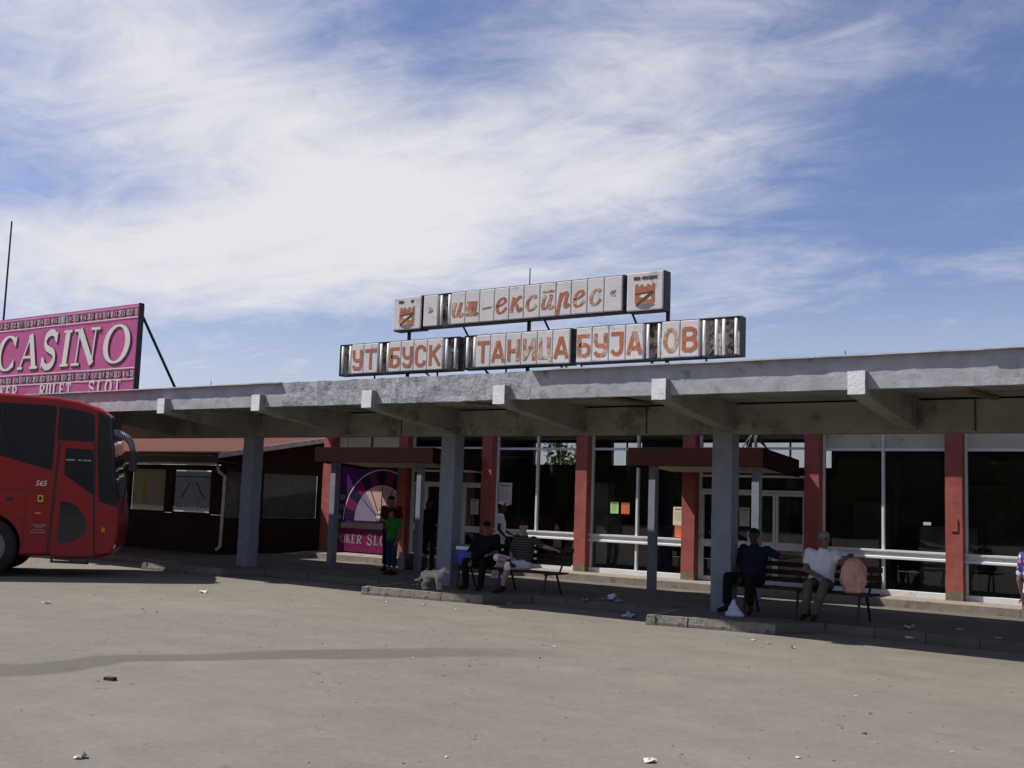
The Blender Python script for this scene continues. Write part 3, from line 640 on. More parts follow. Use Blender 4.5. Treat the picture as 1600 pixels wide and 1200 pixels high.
for y0, y1, mt in ((16.45,17.1,'hall_item'),(17.55,19.35,'logo_grey')):
    w = P(bx('window', 'maroon', None, KX1-.07, KX1-.01, y0, y1, .9, .94), ki)
    sub(bx('poster_board', mt, None, KX1-.1, KX1-.09, y0, y1, .94, 1.98), w, ki)
    sub(MB().box(KX1-.03, KX1-.024, y0, y1, .94, 1.98).build('pane', MATS['pane_glass']), w, ki)
# roof: slope rising to the back, ribbed sheet
zr = lambda y: 2.33+(y-15.95)*.165
roof = P(MB().hexa([(KX0-.3,15.95,zr(15.95)),(KX1+.25,15.95,zr(15.95)),(KX1+.25,20.2,zr(20.2)),(KX0-.3,20.2,zr(20.2))],[(KX0-.3,15.95,zr(15.95)+.05),(KX1+.25,15.95,zr(15.95)+.05),(KX1+.25,20.2,zr(20.2)+.05),(KX0-.3,20.2,zr(20.2)+.05)]).build('roof', 'brown_roof'), ki)
for j in range(0):
    x = KX0-.2+j*.42
    if x < KX1+.2: sub(MB().hexa([(x,15.96,zr(15.96)+.051),(x+.03,15.96,zr(15.96)+.051),(x+.03,20.19,zr(20.19)+.051),(x,20.19,zr(20.19)+.051)],[(x,15.96,zr(15.96)+.058),(x+.03,15.96,zr(15.96)+.058),(x+.03,20.19,zr(20.19)+.058),(x,20.19,zr(20.19)+.058)]).build('roof_seam', 'brown_roof'), roof, ki)
P(bx('eave_board', 'dark_trim', None, KX0-.3, KX1+.25, 15.97, 16.0, 2.19, 2.33), ki)
P(bx('eave_soffit', 'dark_trim', None, KX0-.3, KX1+.25, 16.0, KY0+.05, 2.18, 2.2), ki)
P(MB().hexa([(KX1+.251,15.96,zr(15.96)-.06),(KX1+.28,15.96,zr(15.96)-.06),(KX1+.28,20.2,zr(20.2)-.06),(KX1+.251,20.2,zr(20.2)-.06)],[(KX1+.251,15.96,zr(15.96)+.06),(KX1+.28,15.96,zr(15.96)+.06),(KX1+.28,20.2,zr(20.2)+.06),(KX1+.251,20.2,zr(20.2)+.06)]).build('barge_board', 'galv'), ki)
P(MB().hexa([(-26,19.6,2.98),(-19.4,19.6,2.98),(-19.4,20.0,3.03),(-26,20.0,3.03)],[(-26,19.6,3.03),(-19.4,19.6,3.03),(-19.4,20.0,3.08),(-26,20.0,3.08)]).build('ridge_sheet', 'bright_sheet'), ki)
gu = MB()
for a, b in ((KX0,-23.4),(-23.39,-21.7),(-21.69,-19.75)): gu.tube((a,16.2,2.16),(b,16.2,2.15),.035,n=10)
P(gu.build('gutter', 'galv'), ki)
P(MB().path([(-19.75,16.2,2.15),(-19.72,16.22,2.26),(-19.7,16.24,2.12),(-19.72,16.3,1.98),(-19.55,16.34,1.88),(-19.55,16.34,1.2),(-19.57,16.34,.3),(-19.6,16.25,.22)], .035, 10).build('downpipe', 'galv'), ki)

# far shed and roofs beyond the kiosk
sh = empty('far_shed', (-56, 41, 0)); tag(sh, 'pale green gabled shed far behind the maroon kiosk', 'building')
P(MB().poly([(-57.5,0),(-51.2,0),(-51.2,4.25),(-55.2,4.9),(-57.5,3.4)], 40, 41.5).build('wall', 'green_wall'), sh)
P(MB().hexa([(-58,39.8,3.2),(-55.2,39.8,5.0),(-55.2,41.7,5.0),(-58,41.7,3.2)],[(-58,39.8,3.35),(-55.2,39.8,5.2),(-55.2,41.7,5.2),(-58,41.7,3.35)]).build('roof', 'bright_sheet'), sh)
P(MB().hexa([(-55.19,39.8,5.02),(-51,39.8,4.3),(-51,41.7,4.3),(-55.19,41.7,5.02)],[(-55.19,39.8,5.2),(-51,39.8,4.5),(-51,41.7,4.5),(-55.19,41.7,5.2)]).build('roof', 'bright_sheet'), sh)
#PART3
# ---------------------------------------------------------------- roof sign of the station
SY = 12.75
sg = empty('roof_sign', (-9.1, SY, 3.36)); tag(sg, 'two row rooftop sign of white letter boxes with worn orange Cyrillic letters', 'sign')
def tray(x0, x1, z0, z1):                # black steel tray the letter boxes sit in
    mb = MB(); d = .16; e = .016
    mb.box(x0, x1, SY+d-.01, SY+d, z0, z1); mb.box(x0, x1, SY, SY+d-.011, z0, z0+e); mb.box(x0, x1, SY, SY+d-.011, z1-e, z1)
    mb.box(x0, x0+e, SY, SY+d-.011, z0+e, z1-e); mb.box(x1-e, x1, SY, SY+d-.011, z0+e, z1-e)
    return P(mb.build('tray', 'steel_dark'), sg)
def letter_box(x0, x1, z0, z1, ch, worn, table=BLOCK):
    mb = MB(); g_ = .004; f = SY-.028
    b = P(MB().box(x0+g_, x1-g_, f, SY+.08, z0+.022, z1-.014).build('letter_box', 'box_white', None, .012), sg)
    if ch is None: return b
    y = f-.0045; w = (x1-x0); h = z1-z0; lm = MB(); mt = ('letter_orange', 'letter_worn', 'letter_faint')[worn]
    if ch in '»«': glyph(lm, ch, x0+.32*w, z0+.34*h, .36*w, .36*h, .014, y, .004); mt = 'logo_grey'
    elif table is CURS:
        nib = lambda d: .018+.040*abs(d.y*.93-d.x*.2)**1.1
        if ch == '-': ribbon(lm, [(x0+.2*w, z0+.42*h), (x0+.78*w, z0+.45*h)], .02, y, .004)
        else: glyph(lm, ch, x0+.06*w, z0+.24*h, .86*w, .45*h, 0, y, .004, CURS, nib)
    else: glyph(lm, ch, x0+.1*w, z0+.17*h, .8*w, .62*h, .054, y, .004)
    l = lm.build('letter', mt); sub(l, b, sg); return b
def open_bay(x0, x1, z0, z1):             # the plastic face is gone: tubes and rusted back show
    mb = gridbox(x0+.004, x1-.004, SY+.06, SY+.08, z0+.02, z1-.02, .06); roughen(mb, (0, .006, 0), 8, seed=x0)
    P(obj('tray_back', mb, 'box_back'), sg)
    wd = x1-x0
    for k in ((.2, .82) if wd > .16 else (.5,)):
        P(MB().tube((x0+wd*k, SY+.0, z0+.03), (x0+wd*k, SY+.0, z1-.03), .019, n=10).build('tube_lamp', 'white_print', smooth=True), sg)
    me = gridbox(x0+wd*.42, x0+wd*.62, SY+.035, SY+.058, z0+.03, z1-.04, .03); roughen(me, (.022, .012, .01), 13, seed=x0*3)
    P(obj('ballast', me, 'rust'), sg)
ZL0, ZL1, ZU0, ZU1 = 3.49, 4.005, 4.17, 4.69
for a, b in ((-12.60,-10.12),(-10.02,-8.11),(-8.035,-5.585)): tray(a, b, ZL0, ZL1)
tray(-10.845, -7.29, ZU0, ZU1)
xa = [-12.585,-12.31,-12.04,-11.735,-11.5,-11.245,-10.985,-10.715,-10.41,-10.135]
for i, (ch, wn) in enumerate(zip(' УТ БУСК ', '000000000')):
    (open_bay(xa[i], xa[i+1], ZL0, ZL1) if ch == ' ' else letter_box(xa[i], xa[i+1], ZL0, ZL1, ch, int(wn)))
xb = [-10.0,-9.78,-9.507,-9.227,-8.954,-8.674,-8.412,-8.125]
for i, (ch, wn) in enumerate(zip(' ТАНИЦА', '0011220')):
    (open_bay(xb[i], xb[i+1], ZL0, ZL1) if ch == ' ' else letter_box(xb[i], xb[i+1], ZL0, ZL1, ch, int(wn)))
xc_ = [-8.02,-7.761,-7.495,-7.235,-6.961,-6.692,-6.42,-6.145,-5.87,-5.6]
for i, (ch, wn) in enumerate(zip('БУЈА ОВ  ', '110110000')):
    wn = {'О': 2}.get(ch, int(wn))
    (open_bay(xc_[i], xc_[i+1], ZL0, ZL1) if ch == ' ' else letter_box(xc_[i], xc_[i+1], ZL0, ZL1, ch, wn))
xu = [-10.83,-10.54,-10.288,-10.004,-9.737,-9.464,-9.196,-8.933,-8.653,-8.379,-8.121,-7.858,-7.589,-7.305]
for i, (ch, wn) in enumerate(zip('» иш-експрес«', '0011011110110')):
    (open_bay(xu[i], xu[i+1], ZU0, ZU1) if ch == ' ' else letter_box(xu[i], xu[i+1], ZU0, ZU1, ch, int(wn), BLOCK if ch in '»«' else CURS))
def logo(x0, x1, worn):
    z0, z1 = ZU0-.015, ZU1+.005; w = x1-x0; h = z1-z0
    P(bx('tray', 'steel_dark', None, x0, x1, SY+.0, SY+.17, z0, z1), sg)
    b = P(MB().box(x0+.006, x1-.006, SY-.035, SY-.002, z0+.012, z1-.006).build('letter_box', 'box_white', None, .014), sg)
    y = SY-.0395; m1 = MB(); X = lambda t: x0+t*w; Z = lambda t: z0+t*h
    sh_ = [(.24,.22),(.30,.17),(.70,.17),(.77,.23),(.77,.68),(.71,.71),(.71,.64),(.62,.62),(.62,.68),(.56,.68),(.56,.63),(.45,.62),(.45,.68),(.39,.68),(.39,.64),(.31,.65),(.31,.7),(.24,.67)]
    m1.poly([(X(a), Z(c_)) for a, c_ in sh_], y, y+.003); sub(m1.build('emblem', 'letter_worn' if worn else 'letter_orange'), b, sg)
    m2 = MB(); ribbon(m2, [(X(.24),Z(.44)),(X(.5),Z(.46)),(X(.74),Z(.49))], .016, y-.002, .0015); ribbon(m2, [(X(.74),Z(.48)),(X(.52),Z(.34)),(X(.28),Z(.16))], lambda d: .03, y-.0028, .0015)
    sub(m2.build('emblem_stripe', 'logo_ink'), b, sg)
    m3 = MB(); m3.poly([(X(.36),Z(.37)),(X(.42),Z(.42)),(X(.62),Z(.43)),(X(.48),Z(.33))], y-.0012, y-.0002); m3.poly([(X(.58),Z(.3)),(X(.68),Z(.36)),(X(.68),Z(.28))], y-.0012, y-.0002); sub(m3.build('emblem_panel', 'print_cream'), b, sg)
    m4 = MB()
    for k in range(4): ribbon(m4, [(X(.25+.05*k),Z(.145-.024*k)),(X(.78-.05*k),Z(.155-.024*k))], .011, y-.001*k*.3, .002)
    sub(m4.build('emblem_lines', 'logo_grey'), b, sg)
    m5 = MB(); s_ = 'Ниш-експрес' if not worn else 'Ниш- ес'; tx = X(.2)
    for ch in s_:
        if ch != ' ': glyph(m5, ch, tx, Z(.8), .045*w*1.15, .085*h, 0, y, .002, CURS, lambda d: .006+.006*abs(d.y))
        tx += .058*w if ch != ' ' else .2*w
    sub(m5.build('lettering', 'logo_ink'), b, sg)
logo(-7.235, -6.675, False); logo(-11.445, -10.87, True)
for x in (-11.31,-9.0,-6.73): P(bx('sign_post', 'steel_dark', None, x-.022, x+.022, SY+.201, SY+.24, 3.34, 4.62), sg)
for a, b, z in ((-12.5,-5.7,3.62),(-12.5,-5.7,3.88),(-11.3,-6.7,4.24),(-11.3,-6.7,4.58)): P(bx('sign_rail', 'steel_dark', None, a, b, SY+.172, SY+.2, z, z+.03), sg)
for x in (-11.9,-10.6,-9.3,-8.0,-6.9,-6.1):
    P(MB().tube((x,SY+.1,3.5),(x,SY+.1,3.355),.014).build('sign_leg', 'steel_dark'), sg)
for x in (-10.25,-8.75,-7.3):
    P(MB().tube((x,SY+.2,4.25),(x,SY+1.1,3.36),.016).build('brace', 'steel_dark'), sg)
for x in (-10.9,-9.75,-8.4):
    P(MB().tube((x,SY+.18,3.5),(x,SY+.5,3.36),.014).build('brace', 'steel_dark'), sg)
P(MB().tube((-9.0,SY+.2,4.6),(-9.0,SY+.2,4.98),.008).build('lightning_rod', 'steel_dark'), sg)
for x, y, h, lab in ((-15.6,12.6,.14,'short thin rod standing on the canopy edge between billboard and roof sign'),(-4.2,12.6,.1,'tiny rod standing on the canopy edge past the open end of the roof sign')):
    tag(MB().tube((0,0,0),(0,0,h),.006,n=6).build('roof_rod', 'steel_dark', loc=(x,y,3.36)), lab, 'rod')

# ---------------------------------------------------------------- casino billboard on the canopy roof
BY = 14.0
bb = empty('billboard', (-23, BY, 3.36)); tag(bb, 'magenta rooftop billboard reading CASINO above two rows of roulette numbers', 'billboard')
XB0, XB1 = -26.9, -19.83
me = gridbox(XB0, XB1, BY, BY+.03, 3.42, 5.46, .16); roughen(me, (0, .012, 0), 1.6)
P(obj('panel', me, 'magenta'), bb)
P(MB().box(XB0-.03, XB1+.03, BY+.05, BY+.1, 5.43, 5.47).box(XB1+.002, XB1+.03, BY-.02, BY+.1, 3.4, 5.47).build('frame', 'steel_dark'), bb)
yy = BY-.016
for z in (5.165, 4.075, 3.835): P(bx('print_line', 'print_cream', None, XB0, XB1-.005, yy, yy+.002, z, z+.022), bb)
P(bx('print_line', 'print_cream', None, XB0, XB1-.005, yy, yy+.002, 5.405, 5.415), bb)
xs_ = [(-25.28,.80),(-24.32,.74),(-23.42,.62),(-22.66,.42),(-22.12,.84),(-21.02,.90)]
for (x, w), ch in zip(xs_, 'CASINO'):
    lt = MB(); sh2 = MB()
    serif_letter(lt, ch, x, 4.225, w, .80, yy-.004, .003, .17, .045, .12)
    serif_letter(sh2, ch, x+.014, 4.21, w, .80, yy, .003, .205, .08, .12)
    l_ = P(lt.build('letter', 'print_cream'), bb); sub(sh2.build('letter_outline', 'print_black'), l_, bb)
def small_text(s, x, z, h, w, gap, y, tk, tn, mt, root):
    for ch in s:
        if ch != ' ': mb = MB(); serif_letter(mb, ch, x, z, w, h, y, .002, tk, tn, .04); P(mb.build('letter', mt), root)
        x += gap
for s_, x, h, w, gp in (('POKER',-25.55,.26,.2,.262),('RULET',-23.35,.26,.2,.262),('SLOT',-21.45,.28,.23,.31)): small_text(s_, x, 3.56, h, w, gp, yy-.002, .06, .02, 'print_cream', bb)
R1 = '24 3 15 31 22 5 17 32 20 7 11 30 26 9 20 14 35 23 4 16 33 L 2 14 35 23 4 16 33 21 6 18 31 19 8 12 29 25 10 27 13'.split()
R2 = '26 9 20 14 35 23 4 16 33 21 6 18 31 19 8 12 29 25 10 27 13 36 24 3 15 31 22 5 17 32 20 7 11 30 26 9 20 14 35 23 4 16 33'.split()
TM = {}
for row, z in ((R1, 5.215), (R2, 3.885)):
    pitch_ = .142; x = XB1-.02-pitch_*len(row)
    for k, s_ in enumerate(row):
        if x > XB0:
            if s_ == 'L': P(bx('number_cell', 'teal_print', None, x, x+pitch_, yy-.001, yy+.002, z-.01, z+.2), bb)
            elif k % 2: P(bx('number_cell', 'print_black', None, x+.004, x+pitch_-.004, yy, yy+.002, z, z+.16), bb)
            if s_ not in TM: TM[s_] = text_mesh(s_, .17, .62 if len(s_) > 1 else .75, 'CENTER')
            P(obj('number', TM[s_], 'print_cream', None, (x+pitch_/2, yy-.003, z+.02)), bb)
        x += pitch_
for x in (-19.86,-22.2,-24.5,-26.8):
    P(MB().tube((x,BY+.12,5.2),(x,BY+1.35,3.34),.03).build('brace', 'steel_dark'), bb)
    P(MB().tube((x,BY+.12,3.34),(x,BY+.12,5.42),.025).build('upright', 'steel_dark'), bb)
tag(MB().tube((0,0,0),(0,0,11.5),.06,.03,n=8).build('antenna_mast', 'steel_dark', loc=(-39.53,22,0)), 'tall thin grey mast rising behind the casino billboard', 'mast')

# ---------------------------------------------------------------- roulette poster
po = empty('casino_poster', (-17.05, GY-.05, .25)); tag(po, 'purple casino poster with roulette wheel and the words POKER SLOT', 'poster')
PA, PB, PY = -18.05, PX[1]-.01, GY-.04
P(bx('panel', 'poster_violet', None, PA, PB, PY, PY+.02, .93, 2.3), po)
P(bx('shelf', 'dark_trim', None, PA, PB, PY-.05, PY+.02, .80, .925), po)
P(bx('lower_panel', 'poster_pink', None, PA, PB, PY, PY+.02, .27, .795), po)
cxw, czw = -16.62, .98
def arc_poly(r0_, r1_, a0, a1, n=5):
    p = [(cxw+r1_*math.cos(R(a0+(a1-a0)*i/n)), czw+r1_*math.sin(R(a0+(a1-a0)*i/n))) for i in range(n+1)]
    return [q for q in p+([(cxw+r0_*math.cos(R(a1+(a0-a1)*i/n)), czw+r0_*math.sin(R(a1+(a0-a1)*i/n))) for i in range(n+1)] if r0_ > 0 else [(cxw, czw)])]
def clip(pts):
    out = []
    for ax, lim, sgn in ((0, PB-.005, 1), (1, .94, -1), (1, 2.29, 1), (0, PA+.005, -1)):
        out = []
        for i in range(len(pts)):
            a, b = pts[i-1], pts[i]; ia = (lim-a[ax])*sgn >= 0; ib = (lim-b[ax])*sgn >= 0
            if ia != ib: t = (lim-a[ax])/(b[ax]-a[ax]); out.append((a[0]+t*(b[0]-a[0]), a[1]+t*(b[1]-a[1])))
            if ib: out.append(b)
        pts = out
        if len(pts) < 3: return None
    return pts
def pp_(name, mt, pts, d):
    q = clip(pts)
    if q: P(MB().poly(q, PY-d, PY-d+.002).build(name, mt), po)
for k in range(13):
    a = 4+k*13.5; pp_('wheel_pocket', 'poster_pink' if k % 2 else 'poster_navy', arc_poly(.82, 1.14, a, a+13.4), .004)
pp_('wheel_rim', 'print_cream', arc_poly(1.145, 1.17, 0, 180, 30), .004)
pp_('wheel_bowl', 'poster_bowl', arc_poly(0, .815, 0, 128, 30), .0045); pp_('wheel_bowl', 'poster_shade', arc_poly(0, .815, 128.2, 180, 12), .0045)
for a in (42, 66, 90, 116, 140): 
    sp = MB(); ribbon(sp, [(cxw, czw), (cxw+.78*math.cos(R(a)), czw+.78*math.sin(R(a)))], .022, PY-.008, .002); P(sp.build('wheel_spoke', 'cloth_red'), po)
for k in range(5):
    pp_('wheel_hub', 'print_cream' if k % 2 else 'logo_grey', [(cxw-.16+.02*k, czw+.02+.055*k), (cxw+.16-.02*k, czw+.02+.055*k), (cxw+.15-.02*k, czw+.075+.055*k), (cxw-.15+.02*k, czw+.075+.055*k)], .012)
small_text('POKER', -18.0, .46, .19, .13, .168, PY-.004, .04, .013, 'ink_grey', po); small_text('SLOT', -17.02, .45, .23, .165, .2, PY-.004, .045, .015, 'ink_grey', po)
pd = MB()
for k, s_ in enumerate(('6', '11', '30')):
    t_ = text_mesh(s_, .17); t_.transform(Matrix.Translation((-17.93, PY-.004, 1.0+k*.22))); o_ = obj('lettering', t_, 'bag_grey'); P(o_, po)

# ---------------------------------------------------------------- notices on the glass
def notice(x0, x1, z0, z1, mt, label, y=GY-.018, lines=True, group=None):
    e_ = empty('notice', ((x0+x1)/2, y, z0)); tag(e_, label, 'notice', group)
    me = gridbox(x0, x1, y-.002, y, z0, z1, .08); P(obj('sheet', me, mt), e_)
    if lines:
        w = x1-x0; h = z1-z0; mb = MB(); mb.box(x0+.15*w, x0+.85*w, y-.0045, y-.0025, z1-.16*h, z1-.09*h)
        P(mb.build('heading', 'logo_grey'), e_)
        mb = MB()
        for k in range(5): mb.box(x0+.2*w, x0+(.7+.1*(k % 2))*w, y-.0035, y-.0025, z1-(.32+.1*k)*h, z1-(.30+.1*k)*h)
        P(mb.build('print', 'bag_grey'), e_)
notice(-13.39,-13.06,1.47,1.92,'paper','white timetable sheet taped inside the window above the boy in the white cap')
notice(-10.71,-10.53,1.38,1.6,'paper_green','small light green notice on the glass')
notice(-10.47,-10.29,1.38,1.6,'paper_orange','small orange notice on the glass beside the green one')
notice(-9.36,-9.12,1.21,1.55,'paper_cream','cream printed notice on the window edge above an orange slip')
notice(-9.32,-9.14,.99,1.2,'paper_orange','orange slip on the glass under the cream notice')
notice(-8.04,-7.85,1.25,1.58,'paper','white notice on the door beside the middle column')
notice(-4.85,-4.73,1.4,1.45,'paper','tiny white label on a big dark pane', lines=False)
notice(-14.12,-13.9,1.24,1.56,'paper','pale notice on the glass door behind the blue cooler')
#PART4
# ---------------------------------------------------------------- coach (local x forward, y to its left; nearside is y = 0)
hd = yaw+R(15)
bus0 = r0*(-8.67)+Vector((-math.sin(yaw), math.cos(yaw), 0))*18.42
bus = empty('coach', (bus0.x, bus0.y, 0), hd); tag(bus, 'red coach numbered 565 nosing in to the platform', 'bus')
U0 = 8.67
KU = .93
outl = [(-9.0,.42),(-9.05,1.2),(-9.0,2.6),(-8.85,2.98),(-8.5,3.08),(0,3.085),(.43,3.075),(.95,3.06),(1.32,3.01),(1.6,2.93),(1.79,2.86),(1.89,2.79),(1.945,2.7),(1.975,2.5),(2.0,2.32),(2.065,1.79),(2.13,1.36),(2.175,1.15),(2.19,.9),(2.18,.72),(2.145,.5),(2.09,.40),(1.93,.36),(-8.7,.35)]
W = 2.25; cen = Vector((-3.4, 1.7)); mb = MB(); st_ = [(0,.045),(.012,.02),(.04,.0),(.35,-.0),(W/2,-.0),(W-.35,0),(W-.04,0),(W-.012,.02),(W,.045)]
rings = []
for y, ins in st_:
    ring = []
    bow = .05*(1-((y-W/2)/(W/2))**2)
    for x, z in outl:
        zz = z+(ins if z < 1 else -ins); xx = x-(ins if x > -3.4 else -ins)
        if x > 1.0 and .4 < z: xx += bow*min(1, (x-1)/.8)
        if z > 2.9: zz += .05*(1-((y-W/2)/(W/2))**2)
        ring.append((xx, y, zz))
    rings.append(ring)
n = len(outl)
V = [p for r_ in rings for p in r_]; F = [tuple(range(n))[::-1], tuple(range((len(rings)-1)*n, len(rings)*n))]
for a in range(len(rings)-1): F += [(a*n+i, a*n+(i+1) % n, (a+1)*n+(i+1) % n, (a+1)*n+i) for i in range(n)]
mb.add(V, F); body = mb.build('body', 'bus_red')
cut = MB()
for x in (-.02, -6.3):
    cut.tube((x,-.3,.5),(x,.45,.5),.56,n=28); cut.tube((x,W-.45,.5),(x,W+.3,.5),.56,n=28)
co = cut.build('cut', 'bus_black'); md = body.modifiers.new('c', 'BOOLEAN'); md.object = co; md.operation = 'DIFFERENCE'; md.solver = 'EXACT'
bpy.context.view_layer.update(); me = evaluated_mesh(body); bpy.data.objects.remove(body); bpy.data.objects.remove(co)
me.materials.clear(); body = obj('body', me, 'bus_red', bus)
def side(name, mt, pts, d=.004, parent=None, th=.012):
    o = MB().poly([(x, z) for x, z in pts], -d, -d+th).build(name, mt, None); o.parent = bus if parent is None else parent; return o
def rnd(pts, r=.05):       # soften the corners of an outline
    out = []
    for i in range(len(pts)):
        a, b, c_ = (Vector(pts[j % len(pts)]) for j in (i-1, i, i+1))
        p = b+(a-b).normalized()*min(r, (a-b).length*.4); q = b+(c_-b).normalized()*min(r, (c_-b).length*.4)
        for t in (0, .33, .66, 1): out.append(tuple((p*(1-t)+b*t)*(1-t)+(b*(1-t)+q*t)*t))
    return out
side('side_window', 'bus_glass', rnd([(-8.6,1.95),(-8.6,2.9),(-.62,2.93),(.98,2.915),(.98,1.80),(.08,2.03),(-1.2,2.1)]), .006)
for x in (.06,-1.45,-2.95,-4.45,-5.95,-7.4): side('window_pillar', 'bus_black', [(x-.012,2.08),(x-.012,2.9),(x+.012,2.9),(x+.012,2.08)], .009)
side('door_window', 'bus_glass', rnd([(1.02,2.33),(1.02,2.9),(1.5,2.84),(1.64,2.79),(1.68,2.32)],.03), .006)
drp = [(1.06,.37),(1.10,2.26),(1.70,2.24),(1.77,1.35),(1.80,.37)]
door = side('door', 'bus_red', rnd(drp,.03), .008)
side('door_pane', 'bus_glass', rnd([(1.18,2.2),(1.665,2.185),(1.725,1.40),(1.19,1.74)],.03), .012, door)
side('door_pane', 'bus_glass', rnd([(1.16,1.31),(1.42,1.24),(1.58,1.06),(1.66,.88),(1.62,.74),(1.48,.63),(1.2,.57),(1.14,.62)],.06), .012, door)
for a, b in (((1.0,.36),(1.07,2.3)),((1.80,.36),(1.74,1.3)),((1.74,1.3),(1.69,2.3))):
    m_ = MB(); ribbon(m_, [a, b], .035, -.011, .01); o = m_.build('door_seal', 'bus_black'); o.parent = door
side('front_quarter_glass', 'bus_glass', rnd([(1.70,2.86),(1.90,2.74),(1.965,2.35),(2.04,1.79),(2.14,1.22),(1.82,1.30),(1.73,2.25)],.02), .006)
ws_ = MB(); WS = [i for i, p in enumerate(outl) if p[0] > 1.88 and 1.2 < p[1] < 2.8]
nr = len(rings); ii = WS
Vw = [(rings[a][i][0]+.012, rings[a][i][1], rings[a][i][2]) for a in range(nr) for i in ii]; k = len(ii)
ws_.add(Vw, [(a*k+j, a*k+j+1, (a+1)*k+j+1, (a+1)*k+j) for a in range(nr-1) for j in range(k-1)]); o = ws_.build('windshield', 'bus_glass'); o.parent = bus
def wheel(x, y, s):
    m_ = MB(); pr = [(.30,0),(.42,.0),(.475,.02),(.49,.06),(.49,.22),(.475,.26),(.30,.27)]; nn_ = 32; Vt = []
    for r_, t in pr: Vt += [(x+r_*math.cos(2*math.pi*i/nn_), y+s*t, .49+r_*math.sin(2*math.pi*i/nn_)) for i in range(nn_)]
    m_.add(Vt, [(a*nn_+i, a*nn_+(i+1) % nn_, (a+1)*nn_+(i+1) % nn_, (a+1)*nn_+i) for a in range(len(pr)-1) for i in range(nn_)])
    w = m_.build('wheel', 'rubber', None, smooth=True); w.parent = bus
    rm = MB(); rm.tube((x,y+s*.05,.49),(x,y+s*.2,.49),.30,n=24); rm.tube((x,y+s*.0,.49),(x,y+s*.06,.49),.11,.13,n=16)
    for q in range(10): a = q*math.pi/5; rm.tube((x+.2*math.cos(a),y+s*.03,.49+.2*math.sin(a)),(x+.2*math.cos(a),y+s*.06,.49+.2*math.sin(a)),.02,n=6)
    r_ = rm.build('rim', 'rim_grey', None); r_.parent = w
for x in (-.02,-6.3): wheel(x, .03, 1); wheel(x, W-.03, -1)
for a, b in (((.57,.37),(.57,1.44)),((-8.4,1.44),(1.0,1.46)),((.2,.98),(.57,.98))):
    m_ = MB(); ribbon(m_, [a, b], .008, -.0035, .004); o = m_.build('panel_gap', 'bus_black'); o.parent = bus
o = MB().box(.24,.36,-.012,.0,1.28,1.33).build('flap_handle', 'bus_black', None, .004); o.parent = bus
t_ = text_mesh('565', .128, 1.0, 'LEFT', .2, .001); o = obj('number', t_, 'white_print', bus, (.71,-.006,1.54))
o = MB().box(.77,.86,-.006,.0,1.27,1.38).build('pictogram', 'yellow_print', None); o.parent = bus
o2 = MB().box(.79,.84,-.009,-.0065,1.295,1.36).build('pictogram_mark', 'bus_black', None); o2.parent = o
o = MB().box(.74,.84,-.006,.0,1.06,1.095).build('side_marker', 'orange_print', None); o.parent = bus
m_ = MB()
for z, a, b in ((.87,.70,.95),(.84,.76,.90),(.79,.73,.92),(.745,.69,.94)): m_.box(a, b, -.005, 0, z, z+.012)
o = m_.build('fine_print', 'bag_grey', None); o.parent = bus
m_ = MB()
for a, b in ((1.2,1.36),(1.41,1.47),(1.49,1.64)): m_.box(a, b, -.016, -.0125, 1.985, 2.01)
o = m_.build('door_sticker', 'bag_grey', None); o.parent = door
for y in (.1, W-.1):
    o = MB().poly([(2.0,.50),(2.06,.60),(2.17,.57),(2.14,.49),(2.06,.46)], y-.08, y+.1).build('headlight', 'cooler_white', None, .02); o.parent = bus
o = MB().box(1.9,1.96,-.008,.01,.78,.86).build('indicator', 'orange_print', None, .004); o.parent = bus
o = MB().tube((1.06,.02,.27),(1.72,.02,.25),.02).tube((1.08,.02,.36),(1.08,.02,.26),.02).tube((1.68,.02,.36),(1.7,.02,.25),.02).tube((1.4,.02,.36),(1.42,.02,.26),.02).build('boarding_step', 'bus_black', None); o.parent = bus
for y, s in ((.12, 1),):
    ar = MB(); pts = spline([(1.95,y,2.50),(2.12,y,2.47),(2.27,y,2.38),(2.34,y,2.22),(2.35,y,2.12)], 5)
    for i, (a, b) in enumerate(zip(pts, pts[1:])): ar.tube(a, b, .075-.0016*i, .075-.0016*(i+1), n=10)
    o = ar.build('mirror_arm', 'grey_arm', None, smooth=True); o.parent = bus
    o3 = MB().box(2.29,2.43,y-.14,y+.14,1.84,2.2).build('mirror', 'bus_black', None, .03); o3.parent = o
o = MB().tube((2.2,.35,1.0),(2.24,.6,1.75),.012).tube((2.24,.6,1.75),(2.2,.65,2.0),.006).build('wiper', 'bus_black', None); o.parent = bus

bus.scale = (KU, 1, 1)
# ---------------------------------------------------------------- benches
def bench(x0, x1, xs_legs, label, y0=14.2, ys=14.68, seat=.475, back=((.60,),(.70,),(.81,))):
    b = empty('bench', ((x0+x1)/2, (y0+ys)/2, WZ)); tag(b, label, 'bench', 'dark slatted platform benches')
    for k in range(4):
        ya = y0+.02+k*.1; P(bx('seat_slat', 'bench_wood', None, x0, x1, ya, ya+.085, seat-.025, seat, .004), b)
    for k, z in enumerate((.60,.70,.81)):
        yb = ys+.01+.035*k; P(bx('back_slat', 'bench_wood', None, x0, x1-.02, yb, yb+.02, z-.035, z+.035, .004), b)
    for x in xs_legs:
        fr_ = MB()
        fr_.tube((x,y0+.07,seat-.03),(x,y0-.02,WZ),.018); P(fr_.build('leg', 'steel_dark'), b)
        P(MB().tube((x,y0+.36,seat-.03),(x,ys+.03,WZ),.018).build('leg', 'steel_dark'), b)
        P(MB().path([(x,y0+.02,seat-.032),(x,ys-.04,seat-.032),(x,ys+.025,.55),(x,ys+.1,.86)], .016).build('frame', 'steel_dark'), b)
    return b
